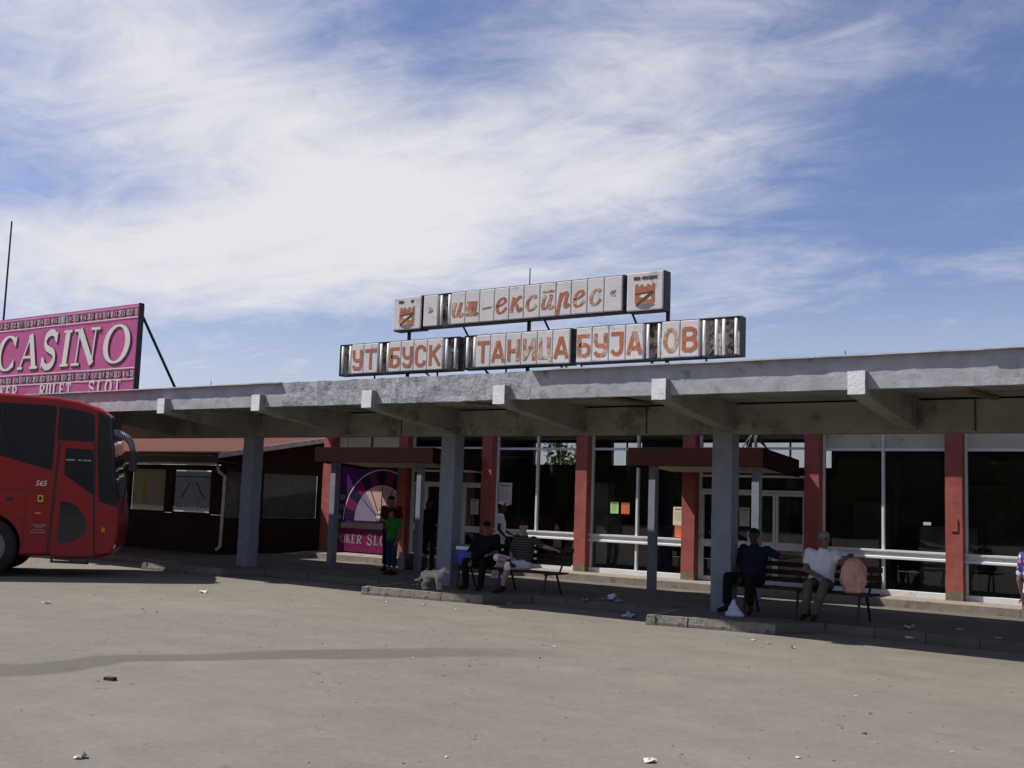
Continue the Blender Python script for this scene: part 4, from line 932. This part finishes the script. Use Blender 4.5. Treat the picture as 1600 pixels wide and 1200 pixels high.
bench(-11.24, -9.22, (-11.12,-10.3,-9.42), 'dark slatted bench carrying the blue cooler and two seated men')
bench(-6.36, -4.45, (-6.2,-5.45,-4.62), 'dark slatted bench carrying the pink sack', 14.38, 14.86, .51)

# ---------------------------------------------------------------- people, grown as one surface from tapered limbs
def capsule(bm, p0, p1, a, b, n=10):
    p0 = Vector(p0); p1 = Vector(p1); d = p1-p0
    if d.length < 1e-5: d = Vector((0, 0, 1e-4))
    L_ = d.length; d = d.normalized(); u_ = d.orthogonal().normalized(); w_ = d.cross(u_); rows = []
    for c0, r_, sgn, rng in ((p0, a, -1, (3, 2, 1, 0)), (p1, b, 1, (0, 1, 2, 3))):
        for k in rng:
            t = k/3*math.pi/2; rr = r_*math.cos(t); off = d*(sgn*r_*math.sin(t))
            rows.append([bm.verts.new(c0+off+(u_*math.cos(2*math.pi*i/n)+w_*math.sin(2*math.pi*i/n))*max(rr, 1e-4)) for i in range(n)])
    for r1_, r2_ in zip(rows, rows[1:]):
        for i in range(n): bm.faces.new((r1_[i], r1_[(i+1) % n], r2_[(i+1) % n], r2_[i]))
    bm.faces.new(rows[0][::-1]); bm.faces.new(rows[-1])
def blob(segs, voxel, smooth=2):
    bm = bmesh.new()
    for s_ in segs: capsule(bm, *s_)
    bmesh.ops.recalc_face_normals(bm, faces=bm.faces)
    me = bpy.data.meshes.new('b'); bm.to_mesh(me); bm.free()
    o = bpy.data.objects.new('b', me); col.objects.link(o)
    r_ = o.modifiers.new('r', 'REMESH'); r_.mode = 'VOXEL'; r_.voxel_size = voxel
    if smooth: s_ = o.modifiers.new('s', 'SMOOTH'); s_.factor = .5; s_.iterations = smooth
    out = evaluated_mesh(o); bpy.data.objects.remove(o); bpy.data.meshes.remove(me); out.shade_smooth(); return out
V3 = Vector
def lerp(a, b, t): return V3(a)*(1-t)+V3(b)*t
def hand_segs(el, wr, curl=.5, flip=1):
    el, wr = V3(el), V3(wr); d = (wr-el).normalized(); s_ = d.cross(V3((0, 0, 1)))
    if s_.length < .2: s_ = d.cross(V3((0, 1, 0)))
    s_ = s_.normalized()*flip; nrm = s_.cross(d)*(1 if flip > 0 else 1)
    if nrm.z > 0: nrm = -nrm
    out = [(wr+s_*.018, wr+d*.07+s_*.024, .017, .016), (wr-s_*.018, wr+d*.07-s_*.024, .017, .016), (wr, wr+d*.07, .018, .017)]
    for k, (o_, ln) in enumerate(((-.033,.032),(-.011,.042),(.011,.046),(.033,.04))):
        a = wr+d*.078+s_*o_; b = a+(d+nrm*curl*.4).normalized()*ln; c_ = b+(d+nrm*curl*1.6).normalized()*ln*.85
        out += [(a, b, .0095, .0092), (b, c_, .0092, .008)]
    a = wr+d*.02+s_*.03; b = a+(d*.6+s_*.8).normalized()*.04; c_ = b+(d+nrm*.4).normalized()*.035
    out += [(a, b, .0115, .0105), (b, c_, .0105, .009)]
    return out
def person(label, J, loc, rz, sc=1.0, build=1.0, skin='skin', shirt='cloth_black', sleeve=.5, trousers='cloth_black', trouser_len=1.0, shoes='shoe_dark', hair='hair_black', cap=None, long_hair=False, belly=0.0, head_turn=0, vneck=False, curl=.5, name='person', group=None, lab_parts=()):
    root = empty(name, loc, rz, sc/S); tag(root, label, 'person', group)
    g_ = {k: V3(v) for k, v in J.items()}
    b = build; segs = []; tor = []
    pel, che, nk, hd_ = g_['pelvis'], g_['chest'], g_['neck'], g_['head']
    lat = (g_['sh_b']-g_['sh_a']).normalized(); fwd = V3((0, 0, 1)).cross(lat)*-1
    if fwd.y > 0 and abs(fwd.y) > abs(fwd.x): fwd = -fwd
    hlat = (g_['hip_b']-g_['hip_a']).normalized()
    mid = (pel+che)*.5
    for s_ in (-1, 1):
        tor += [(pel+hlat*.075*s_*b, mid+lat*.065*s_*b, .105*b, .10*b), (mid+lat*.065*s_*b, che+lat*.085*s_*b, .10*b, .108*b), (che+lat*.085*s_*b, che+lat*.1*s_*b+(nk-che)*.45, .108*b, .075*b)]
    tor += [(pel, che, .11*b, .115*b), (che+(nk-che)*.3, nk, .09*b, .058*b)]
    if belly: tor += [(mid+fwd*.06, pel+fwd*.07+V3((0, 0, .06)), .11*b+belly, .10*b+belly)]
    for k in 'ab':
        sh, el, wr = g_['sh_'+k], g_['el_'+k], g_['wr_'+k]
        tor += [(che+(nk-che)*.35+lat*(.08 if k == 'b' else -.08), sh, .075*b, .062*b)]
        segs += [(sh, lerp(sh, el, .45), .056*b, .047*b), (lerp(sh, el, .45), el, .047*b, .038*b), (el, lerp(el, wr, .35), .038*b, .037*b), (lerp(el, wr, .35), wr, .037*b, .024*b)]
        segs += hand_segs(el, wr, curl, 1 if k == 'a' else -1)
    legs = []
    for k in 'ab':
        hp, kn, an, toe = g_['hip_'+k], g_['kn_'+k], g_['an_'+k], g_['toe_'+k]
        lg = [(hp, lerp(hp, kn, .5), .085*b, .07*b), (lerp(hp, kn, .5), kn, .07*b, .055*b), (kn, lerp(kn, an, .35), .053*b, .052*b), (lerp(kn, an, .35), an, .052*b, .034*b)]
        legs.append((k, lg)); segs += lg
        ft = (toe-an); heel = an-V3((ft.x, ft.y, 0)).normalized()*.035+V3((0, 0, -.035))
        segs += [(an, heel, .032, .028), (heel, toe, .03, .024)]
    ht = V3((math.sin(head_turn), -math.cos(head_turn), 0)); hs = V3((math.cos(head_turn), math.sin(head_turn), 0))
    # turn is given in the figure's own frame, where it looks along -y
    head = [(nk+V3((0, 0, -.02)), hd_+V3((0, 0, -.08))-ht*.01, .05, .05), (hd_+V3((0, 0, .035))-ht*.012, hd_+V3((0, 0, .03))-ht*.03, .082, .08), (hd_+V3((0, 0, -.01))+ht*.01, hd_+V3((0, 0, -.065))+ht*.03, .07, .047),
            (hd_+ht*.082+V3((0, 0, .005)), hd_+ht*.098+V3((0, 0, -.026)), .010, .015), (hd_+hs*.03+ht*.07+V3((0, 0, .025)), hd_-hs*.03+ht*.07+V3((0, 0, .025)), .014, .014), (hd_+ht*.075+V3((0, 0, -.052))+hs*.018, hd_+ht*.075+V3((0, 0, -.052))-hs*.018, .011, .011)]
    for s_ in (-1, 1): head += [(hd_+hs*.08*s_+V3((0, 0, .015)), hd_+hs*.082*s_+V3((0, 0, -.02)), .016, .012)]
    body = obj('body', blob(segs+tor+head, .0095), skin, root)
    # clothes sit on the body
    ss = [(a, c_, ra+.013, rb+.013) for a, c_, ra, rb in tor[:-0 or None]]
    ss = [x for x in ss if not (x[1]-nk).length < 1e-6]; ss += [(che+(nk-che)*.3, che+(nk-che)*.82, .1*b, .075*b)]
    for k in 'ab':
        sh, el, wr = g_['sh_'+k], g_['el_'+k], g_['wr_'+k]; t = min(1, sleeve/.5)
        e1 = lerp(sh, el, t); ss += [(sh, e1, .066*b, .066*b-.010*t)]
        if sleeve > .5: ss += [(el, lerp(el, wr, (sleeve-.5)*2), .056*b, .042*b)]
    if shirt:
        o = obj('shirt', blob(ss, .013, 1), shirt, root)
    ts = [(pel+hlat*.08, pel-hlat*.08, .118*b, .118*b), (pel, pel+(che-pel)*.18, .118*b, .11*b)]
    for k, lg in legs:
        acc = 0; ts += [(pel+(hlat*.07 if k == 'b' else -hlat*.07), g_['hip_'+k], .11*b, .10*b)]
        ends = (.25, .5, .67, 1.0)
        for (a, c_, ra, rb), e0, e1 in zip(lg, (0, .25, .5, .67), ends):
            if trouser_len <= e0: break
            t = min(1, (trouser_len-e0)/(e1-e0)); ts += [(a, lerp(a, c_, t), ra+.016, max(ra+(rb-ra)*t+.016, .058 if trouser_len > .9 else .07))]
    if trousers: obj('trousers', blob(ts, .013, 1), trousers, root)
    if shoes:
        for k in 'ab':
            an, toe = g_['an_'+k], g_['toe_'+k]; ft = V3((toe.x-an.x, toe.y-an.y, 0)).normalized()
            down = V3((0, 0, -.03)); heel = an-ft*.04+down
            obj('shoe', blob([(an+V3((0, 0, .01)), heel, .043, .042), (heel, lerp(heel, toe, .6), .044, .043), (lerp(heel, toe, .6), toe, .043, .034)], .012, 1), shoes, root)
    if cap:
        obj('cap', blob([(hd_+V3((0, 0, .062))-ht*.015, hd_+V3((0, 0, .058))-ht*.035, .082, .08), (hd_+V3((0, 0, .055))+ht*.07+hs*.04, hd_+V3((0, 0, .05))+ht*.135, .012, .012), (hd_+V3((0, 0, .055))+ht*.07-hs*.04, hd_+V3((0, 0, .05))+ht*.135, .012, .012), (hd_+V3((0, 0, .055))+ht*.07, hd_+V3((0, 0, .05))+ht*.14, .014, .012)], .01, 1), cap, root)
    if hair:
        hz = [(hd_+V3((0, 0, .056))-ht*.005, hd_+V3((0, 0, .045))-ht*.04, .079, .082), (hd_+V3((0, 0, .0))-ht*.055, hd_+V3((0, 0, .0))-ht*.05, .055, .055)]
        if long_hair: hz += [(hd_-ht*.06, hd_-ht*.075+V3((0, 0, -.2)), .07, .05), (hd_+hs*.05-ht*.03, hd_+hs*.06-ht*.05+V3((0, 0, -.17)), .05, .04), (hd_-hs*.05-ht*.03, hd_-hs*.06-ht*.05+V3((0, 0, -.17)), .05, .04)]
        obj('hair', blob(hz, .01, 1), hair, root)
    ey = MB()
    for s_ in (-1, 1):
        c0 = hd_+hs*.03*s_+ht*.079+V3((0, 0, .008)); ey.tube(c0-hs*.012, c0+hs*.012, .006, n=6)
    ey.build('eyes', 'hair_black', root)
    return root
STAND = dict(pelvis=(0,0,.93), chest=(0,.0,1.25), neck=(0,.01,1.46), head=(0,-.01,1.60), sh_a=(-.18,.01,1.40), sh_b=(.18,.01,1.40), el_a=(-.23,.03,1.12), el_b=(.23,.03,1.12), wr_a=(-.23,-.05,.89), wr_b=(.23,-.05,.89),
    hip_a=(-.09,0,.9), hip_b=(.09,0,.9), kn_a=(-.1,-.01,.49), kn_b=(.1,-.01,.49), an_a=(-.11,.03,.085), an_b=(.11,.03,.085), toe_a=(-.13,-.14,.035), toe_b=(.13,-.14,.035))
SIT = dict(pelvis=(0,.02,.10), chest=(0,.06,.42), neck=(0,.06,.63), head=(0,.03,.77), sh_a=(-.19,.07,.56), sh_b=(.19,.07,.56), el_a=(-.25,.02,.29), el_b=(.25,.02,.29), wr_a=(-.14,-.2,.2), wr_b=(.14,-.2,.2),
    hip_a=(-.09,0,.09), hip_b=(.09,0,.09), kn_a=(-.15,-.43,.12), kn_b=(.15,-.43,.12), an_a=(-.15,-.43,-.3), an_b=(.15,-.43,-.3), toe_a=(-.17,-.6,-.36), toe_b=(.17,-.6,-.36))
def pose(base, **k): d = dict(base); d.update(k); return d
WS_ = WZ
# 1 woman beside the poster, 2 boy in green, 3 traveller with luggage
person('adult in dark red top standing behind the child in green, bent towards them', pose(STAND, neck=(0,-.03,1.44), head=(.02,-.09,1.565), wr_a=(-.06,-.26,1.12), el_a=(-.22,-.04,1.14)), (-14.25,16.05,WS_), R(25), .97, .98, 'skin', 'cloth_red', .3, 'cloth_black', .85, 'shoe_dark', 'hair_black', head_turn=.9)
person('child in green top and blue three quarter trousers standing by the poster', pose(STAND, el_a=(-.25,-.02,1.15), wr_a=(-.1,-.2,1.2), neck=(-.0,-.01,1.45), head=(-.02,-.03,1.585)), (-13.62,15.4,WS_), R(-10), .80, 1.06, 'skin', 'cloth_green', .3, 'cloth_denim', .78, 'shoe_dark', 'hair_black', head_turn=-.7)
person('dark dressed traveller half hidden behind the column beside black luggage', pose(STAND, wr_a=(-.2,-.2,1.05), el_a=(-.24,.02,1.15)), (-14.2,17.15,WS_), R(15), .93, 1.0, 'skin_dark', 'cloth_black', .3, 'cloth_black', 1.0, 'shoe_dark', 'hair_black', long_hair=True, head_turn=.3)
# 4 man in black on the bench, 5 boy in white, 6 man with crossed legs
BZ = .475
person('seated man in black clothes and dark cap leaning forward next to the cooler', pose(SIT, chest=(.02,-.02,.40), neck=(.03,-.07,.58), head=(.06,-.12,.71), sh_a=(-.17,-.02,.53), sh_b=(.22,-.02,.54), el_a=(-.24,-.16,.27), wr_a=(-.14,-.36,.13), el_b=(.3,-.1,.3), wr_b=(.24,-.32,.26), kn_a=(-.2,-.42,.1), kn_b=(.16,-.44,.11), an_a=(-.17,-.45,-.3), an_b=(.12,-.43,-.3), toe_a=(-.2,-.62,-.36), toe_b=(.12,-.6,-.36)), (-10.72,14.42,BZ), R(12), 1.0, 1.06, 'skin', 'cloth_black', .5, 'cloth_black', 1.0, 'shoe_dark', 'hair_black', 'cloth_black', head_turn=.35)
person('boy in white cap and white t-shirt standing behind the bench', pose(STAND, head=(0,-.03,1.60), wr_b=(.2,-.24,1.0), wr_a=(-.16,-.16,.92), an_a=(-.09,.12,.085), toe_a=(-.1,-.05,.035)), (-11.83,16.35,WS_), R(122), .925, .93, 'skin_dark', 'cloth_white', .22, 'cloth_white', .95, 'shoe_white', 'hair_black', 'cloth_white', head_turn=.1)
person('seated man in dark striped shirt and white shorts with one ankle on his knee', pose(SIT, chest=(0,.07,.40), neck=(0,.06,.61), head=(0,.02,.75), el_b=(.42,.1,.44), wr_b=(.66,.12,.40), sh_b=(.2,.08,.54), el_a=(-.26,.0,.28), wr_a=(-.05,-.2,.19), kn_a=(-.27,-.36,.21), an_a=(.08,-.42,.16), toe_a=(.22,-.42,.09), kn_b=(.08,-.43,.1), hip_b=(.09,0,.09), an_b=(.02,-.5,-.29), toe_b=(-.02,-.66,-.36)), (-10.0,14.42,BZ), R(-8), 1.0, 1.04, 'skin_light', 'shirt_striped', .45, 'cloth_white', .56, 'shoe_dark', 'hair_black', head_turn=.1)
# 7 man in navy against the column, 8 man in white shirt, 9 passer-by
person('seated man in navy shirt beside the column, arm stretched along the bench back', pose(SIT, el_b=(.42,.14,.46), wr_b=(.64,.12,.48), sh_b=(.2,.1,.55), kn_a=(-.2,-.42,.13), kn_b=(.17,-.42,.12), an_a=(-.2,-.45,-.32), an_b=(.2,-.42,-.32), toe_a=(-.25,-.6,-.38), toe_b=(.25,-.58,-.38), wr_a=(-.1,-.22,.14)), (-6.16,14.56,.51), R(-5), 1.0, 1.12, 'skin_dark', 'cloth_navy', .36, 'cloth_black', .9, 'shoe_dark', 'hair_black', belly=.03, head_turn=-.1)
person('seated man in white short sleeved shirt holding the pink sack', pose(SIT, chest=(.02,.04,.42), neck=(.03,.03,.63), head=(.06,-.01,.77), el_a=(-.22,-.08,.3), wr_a=(.08,-.22,.2), el_b=(.33,-.08,.42), wr_b=(.44,-.22,.53), kn_a=(-.1,-.43,.11), kn_b=(.14,-.43,.13), an_a=(-.14,-.42,-.32), an_b=(.02,-.5,-.32), toe_a=(-.16,-.58,-.38), toe_b=(.02,-.68,-.38)), (-5.2,14.62,.51), R(8), 1.0, 1.06, 'skin', 'cloth_white', .28, 'cloth_khaki', 1.0, 'shoe_dark', 'hair_grey', head_turn=.75)
person('person in multicoloured patterned shirt standing out on the tarmac', pose(STAND, chest=(0,-.02,1.24), neck=(0,-.06,1.43), head=(0,-.12,1.56)), (-2.16,12.6,0), R(160), .94, 1.05, 'skin', 'shirt_pattern', .35, 'cloth_denim', 1.0, 'shoe_dark', 'hair_black')

# ---------------------------------------------------------------- dog
dg_ = empty('dog', (-11.12, 13.56, WZ), R(32)); tag(dg_, 'cream white dog standing on the kerb in front of the column', 'dog')
ds = [((-.15,0,.36),(.0,0,.36),.095,.092), ((.0,0,.36),(.15,0,.355),.092,.105), ((.15,0,.355),(.2,0,.37),.105,.085), ((-.15,0,.365),(-.2,0,.355),.095,.08), ((.12,0,.30),(.17,0,.31),.07,.07),
      ((.18,0,.40),(.27,0,.46),.08,.068), ((.27,0,.47),(.31,0,.475),.068,.064), ((.31,0,.46),(.385,0,.435),.045,.034), ((.385,0,.435),(.395,0,.43),.03,.024),
      ((-.22,0,.36),(-.30,0,.25),.03,.026), ((-.30,0,.25),(-.37,.01,.21),.026,.024), ((-.37,.01,.21),(-.42,.01,.225),.022,.012)]
for s_, fx, hx in ((-1, .15, -.17), (1, .20, -.12)):
    y = .06*s_
    ds += [((fx-.01,y,.32),(fx-.03,y,.2),.055,.038), ((fx-.03,y,.2),(fx-.01,y,.11),.033,.027), ((fx-.01,y,.11),(fx,y,.03),.026,.026), ((fx,y,.028),(fx+.035,y,.024),.027,.024)]
    ds += [((hx-.02,y,.33),(hx+.035,y,.22),.075,.048), ((hx+.035,y,.22),(hx-.055,y,.13),.042,.028), ((hx-.055,y,.13),(hx-.04,y,.03),.026,.026), ((hx-.04,y,.028),(hx,y,.024),.027,.024)]
    ds += [((.285,.05*s_,.50),(.28,.078*s_,.44),.026,.018)]
bd = obj('body', blob([(V3(a), V3(b), c_, d_) for a, b, c_, d_ in ds], .009, 2), 'fur_cream', dg_)
roughen(bd.data, (.009,.009,.009), 22); roughen(bd.data, (.004,.004,.004), 60)
MB().tube((.41,-.012,.445),(.41,.012,.445),.013,n=8).build('nose', 'hair_black', dg_)
ey = MB()
for s_ in (-1, 1): ey.tube((.345,.042*s_,.495),(.357,.042*s_,.495),.009,n=6)
ey.build('eyes', 'hair_black', dg_)
dg_.scale = (.66,)*3

# ---------------------------------------------------------------- luggage and bags
cl = empty('cool_box', (-11.06, 14.4, BZ), R(3)); tag(cl, 'blue cool box with white lid and green handle on the bench end', 'cooler')
MB().hexa([(-.13,-.09,0),(.13,-.09,0),(.13,.09,0),(-.13,.09,0)],[(-.16,-.12,.26),(.16,-.12,.26),(.16,.12,.26),(-.16,.12,.26)]).build('tub', 'cooler_blue', cl, .012)
MB().hexa([(-.172,-.132,.261),(.172,-.132,.261),(.172,.132,.261),(-.172,.132,.261)],[(-.165,-.125,.315),(.165,-.125,.315),(.165,.125,.315),(-.165,.125,.315)]).build('lid', 'cooler_white', cl, .01)
MB().path([(-.178,0,.24),(-.178,.0,.3),(-.16,.02,.335),(.16,.02,.335),(.178,0,.3),(.178,0,.24)], .012).build('handle', 'cooler_green', cl)
def sack(name, mt, loc, sx, sy, h, label, cat, seed, prof, fold=.10, rz=0.):
    r_ = empty(name, loc, rz); tag(r_, label, cat)
    na, nz_ = 56, 30; V = []; F = []
    for j in range(nz_+1):
        t = j/nz_; k = 0
        for (t0, k0), (t1, k1) in zip(prof, prof[1:]):
            if t0 <= t <= t1: q_ = (t-t0)/(t1-t0); q_ = q_*q_*(3-2*q_); k = k0+(k1-k0)*q_
        for i in range(na):
            a = 2*math.pi*i/na; c_, s_ = math.cos(a), math.sin(a); m_ = (abs(c_)**3+abs(s_)**3)**(-1/3)*.92
            n1 = mnoise.noise(V3((c_*1.3+seed, s_*1.3, t*2.2))); n2 = 1-2*abs(mnoise.noise(V3((c_*3.2, s_*3.2+seed, t*3.0+c_))))
            n3 = 1-2*abs(mnoise.noise(V3((c_*6, s_*6+seed*2, t*1.4))))
            rr_ = k*m_*(1+n1*.22+n2*fold*.6+n3*fold*(.35+.9*t))
            V.append((c_*sx*rr_+.05*sx*math.sin(t*3+seed), s_*sy*rr_, h*t*(1+n3*.03)+(n2*.04*h if j == nz_ else 0)))
    for j in range(nz_):
        for i in range(na): F.append((j*na+i, j*na+(i+1) % na, (j+1)*na+(i+1) % na, (j+1)*na+i))
    F += [tuple(range(na-1,-1,-1)), tuple(range(nz_*na, (nz_+1)*na))]
    mb = MB(); mb.add(V, F); mb.build('bag_body', mt, r_, smooth=True)
    hl = MB(); x_ = prof[-1][1]*sx*.5
    hl.path([(-x_,0,h*.96),(-x_*1.3,.01,h*1.06),(-x_*.2,.02,h*1.1),(x_*.6,.0,h*1.04),(x_,0,h*.95)], .009, 6); hl.build('bag_handle', mt, r_)
    return r_
PR1 = [(0,.72),(.06,.9),(.35,1.05),(.7,.95),(.9,.66),(1,.42)]; PR2 = [(0,.95),(.1,1.0),(.45,.62),(.8,.25),(1,.16)]; PR3 = [(0,.9),(.2,1.02),(.6,1.0),(.9,.8),(1,.6)]; PR4 = [(0,.95),(.3,1),(.7,.8),(.85,.5),(.95,.62),(1,.5)]
sack('sack', 'pink_sack', (-4.72, 14.52, .512), .14, .12, .44, 'bulging pink plastic sack standing on the bench', 'sack', 3.1, PR1, .26, .3)
sack('carrier_bag', 'bag_blue', (-6.17, 13.98, WZ+.002), .12, .08, .2, 'pale blue carrier bag on the ground between the feet of the man in navy', 'bag', 8.2, PR2, .2, .2)
sack('luggage_bag', 'bag_black', (-14.38, 16.95, WZ+.002), .26, .18, .3, 'black luggage bag on the ground beside the dark dressed traveller', 'bag', 5.5, PR3, .05)
sack('upright_bundle', 'bag_grey', (-14.42, 16.6, WZ+.002), .07, .07, .32, 'narrow pale grey bundle standing by the black luggage bag', 'bundle', 1.7, PR4, .1)

# ---------------------------------------------------------------- tree behind the hall
def tree(loc, h, spread, label, seed):
    rr = random.Random(seed); t = empty('tree', loc); tag(t, label, 'tree')
    tr = MB(); tr.tube((0,0,-.1),(.1,0,h*.5),.16,.1,n=8); limbs = []
    for k in range(8):
        a = k*2.4; p0 = V3((.1,0,h*(.35+.03*k))); p1 = p0+V3((math.cos(a)*spread*.6, math.sin(a)*spread*.6, h*rr.uniform(.2,.45))); tr.tube(p0, p1, .06, .02, n=6); limbs.append((p0, p1))
    tr.build('trunk', 'bark', t)
    lf = MB()
    for k in range(2600):
        p0, p1 = rr.choice(limbs); c0 = lerp(p0, p1, rr.uniform(.4, 1.15))+V3((rr.gauss(0,.32),rr.gauss(0,.32),rr.gauss(0,.3)))*spread*.5
        n_ = V3((rr.gauss(0,1),rr.gauss(0,1),rr.gauss(.4,1))).normalized(); a = n_.orthogonal().normalized()*.09; b = n_.cross(a)*.6
        lf.add([c0-a, c0+b, c0+a, c0-b], [(0,1,2,3)])
    lf.build('crown', 'leaf', t, fix=False)
tree((-19.2, 30.5, 0), 3.6, 1.5, 'leafy green tree seen through the clerestory glass of the hall', 4)

# belt of trees added behind the viewpoint, unseen: darkens window reflections, blocks low sky
rr = random.Random(5); bt = MB()
for k in range(26):
    x = -95+k*7+rr.uniform(-2,2); y = -34+rr.uniform(-4,4); h = rr.uniform(7.5,11.5); w = rr.uniform(5,6.5)
    bm = bmesh.new(); bmesh.ops.create_icosphere(bm, subdivisions=3, radius=1)
    for v in bm.verts: q_ = 1+mnoise.noise(v.co*2.2+V3((k,0,0)))*.35; v.co = V3((x+v.co.x*w*q_, y+v.co.y*w*.8*q_, h*.40+v.co.z*h*.55*q_))
    bm.verts.index_update(); bt.add([v.co for v in bm.verts], [tuple(v.index for v in f.verts) for f in bm.faces]); bm.free()
    for j in range(420):
        d_ = V3((rr.gauss(0,1),rr.gauss(0,1),rr.gauss(0,1))).normalized(); c0 = V3((x+d_.x*w*1.05, y+d_.y*w*.85, h*.40+d_.z*h*.57)); a = d_.orthogonal().normalized()*.35; b = d_.cross(a)
        bt.add([c0-a, c0+b, c0+a+d_*.3, c0-b], [(0,1,2,3)])
tag(bt.build('added_tree_belt', 'leaf', fix=False), 'added belt of trees, unseen behind the viewpoint, darkening the window reflections', 'trees', kind='stuff')
# ---------------------------------------------------------------- litter
LIT = [(-13.5,8.43,0,.10,0),(-13.63,11.12,0,.13,0),(-5.82,3.93,0,.07,0),(-3.28,6.21,0,.075,0),(-4.28,5.43,0,.03,0),(-2.63,6.99,0,.03,0),(-4.03,14.55,1,.09,0),(-3.5,14.95,1,.06,0),(-7.56,13.62,0,.16,0),(-8.35,14.5,1,.15,1),(-8.52,14.42,1,.1,0),(-8.2,14.4,1,.09,0),(-8.6,14.1,1,.08,0),
       (-9.75,13.75,0,.09,0),(-10.4,12.5,0,.05,0),(-10.5,12.25,0,.03,0),(-11.0,12.35,0,.05,0),(-12.2,14.55,1,.05,0),(-12.35,14.7,1,.05,0),(-11.75,13.9,1,.09,0),(-14.6,15.1,1,.05,0),(-5.3,12.6,0,.05,0),(-5.05,12.45,0,.04,0),(-4.7,12.3,0,.05,0),(-7.9,8.9,0,.03,0),(-3.1,9.6,0,.025,0),(-1.9,7.9,0,.025,0),(-7.1,8.4,0,.035,0),(-9.7,12.35,0,.04,0),(-6.6,10.2,0,.03,0),(-3.7,13.4,1,.06,0),(-2.9,14.3,1,.05,0)]
LABS = {0: 'flat white scrap on the open tarmac level with the coach door', 1: 'torn white scrap on the tarmac beyond the tip of the coach shadow', 8: 'pale blue flattened bag lying against the kerb nose beside the litter heap', 10: 'white scrap on the walk touching the big litter wad on its column side', 11: 'pale blue scrap on the walk touching the big litter wad', 12: 'white scrap on the walk standing off from the big litter wad',
        13: 'white scrap in the shaded gutter in front of the man in white shorts', 19: 'white scrap on the walk right behind the dog', 6: 'largest scrap on the walk past the end of the pink sack bench', 2: 'white paper scrap lying out past the small black block', 20: 'tiny scrap on the walk in front of the poster porch post'}
for k, (x, y, on, s_, kind_) in enumerate(LIT):
    s_ *= .72 if y < 9 else .9
    mb = MB(); n_ = 5; rr = random.Random(k); V = []
    for i in range(n_):
        for j in range(n_): V.append(((i/4-.5)*s_*1.4+rr.gauss(0,.1)*s_, (j/4-.5)*s_+rr.gauss(0,.1)*s_, .004+abs(rr.gauss(0,.28))*s_*(1.5 if kind_ else .8)))
    mb.add(V, [(i*n_+j, (i+1)*n_+j, (i+1)*n_+j+1, i*n_+j+1) for i in range(n_-1) for j in range(n_-1)])
    o = mb.build('paper_scrap', 'bag_blue' if k in (8, 9, 11) else 'paper', None, loc=(x, y, WZ if on else 0), rz=rr.uniform(0, 6), fix=False)
    if kind_: tag(o, 'largest crumpled wad of litter in the gap between the two benches', 'litter')
    elif k in LABS: tag(o, LABS[k], 'litter')
    elif on: tag(o, 'small scrap of white paper lying on the shaded walk', 'litter', 'paper scraps on the walk')
    else: tag(o, 'small scrap of white paper lying on the tarmac', 'litter', 'paper scraps on the tarmac')
bk = gridbox(-.045, .045, -.028, .028, 0, .026, .02); roughen(bk, (.006,.006,.006), 20)
tag(obj('broken_block', bk, 'dark_trim', None, (-7.95, 5.59, 0), .3), 'small black block lying alone on the open tarmac', 'block')
gr = MB(); rr = random.Random(11)
for k in range(900):
    x = rr.uniform(-22, 3); y = rr.uniform(2.5, 13); s_ = rr.uniform(.004, .014)*(1+(rr.random() > .95)); a = rr.uniform(0, 3)
    c_, s2 = math.cos(a)*s_, math.sin(a)*s_; h = s_*.5
    gr.hexa([(x-c_,y-s2,0),(x+s2,y-c_,0),(x+c_,y+s2,0),(x-s2,y+c_,0)],[(x-c_*.6,y-s2*.6,h),(x+s2*.6,y-c_*.6,h),(x+c_*.6,y+s2*.6,h*.8),(x-s2*.6,y+c_*.6,h)])
tag(gr.build('grit', 'debris'), 'fine dark grit scattered over the tarmac', 'grit', kind='stuff')

# ---------------------------------------------------------------- survey units to metres
for o in list(scene.objects):
    if o.parent is None and o.type in ('MESH', 'EMPTY'):
        o.location = o.location*S; o.scale = o.scale*S
bpy.context.view_layer.update()
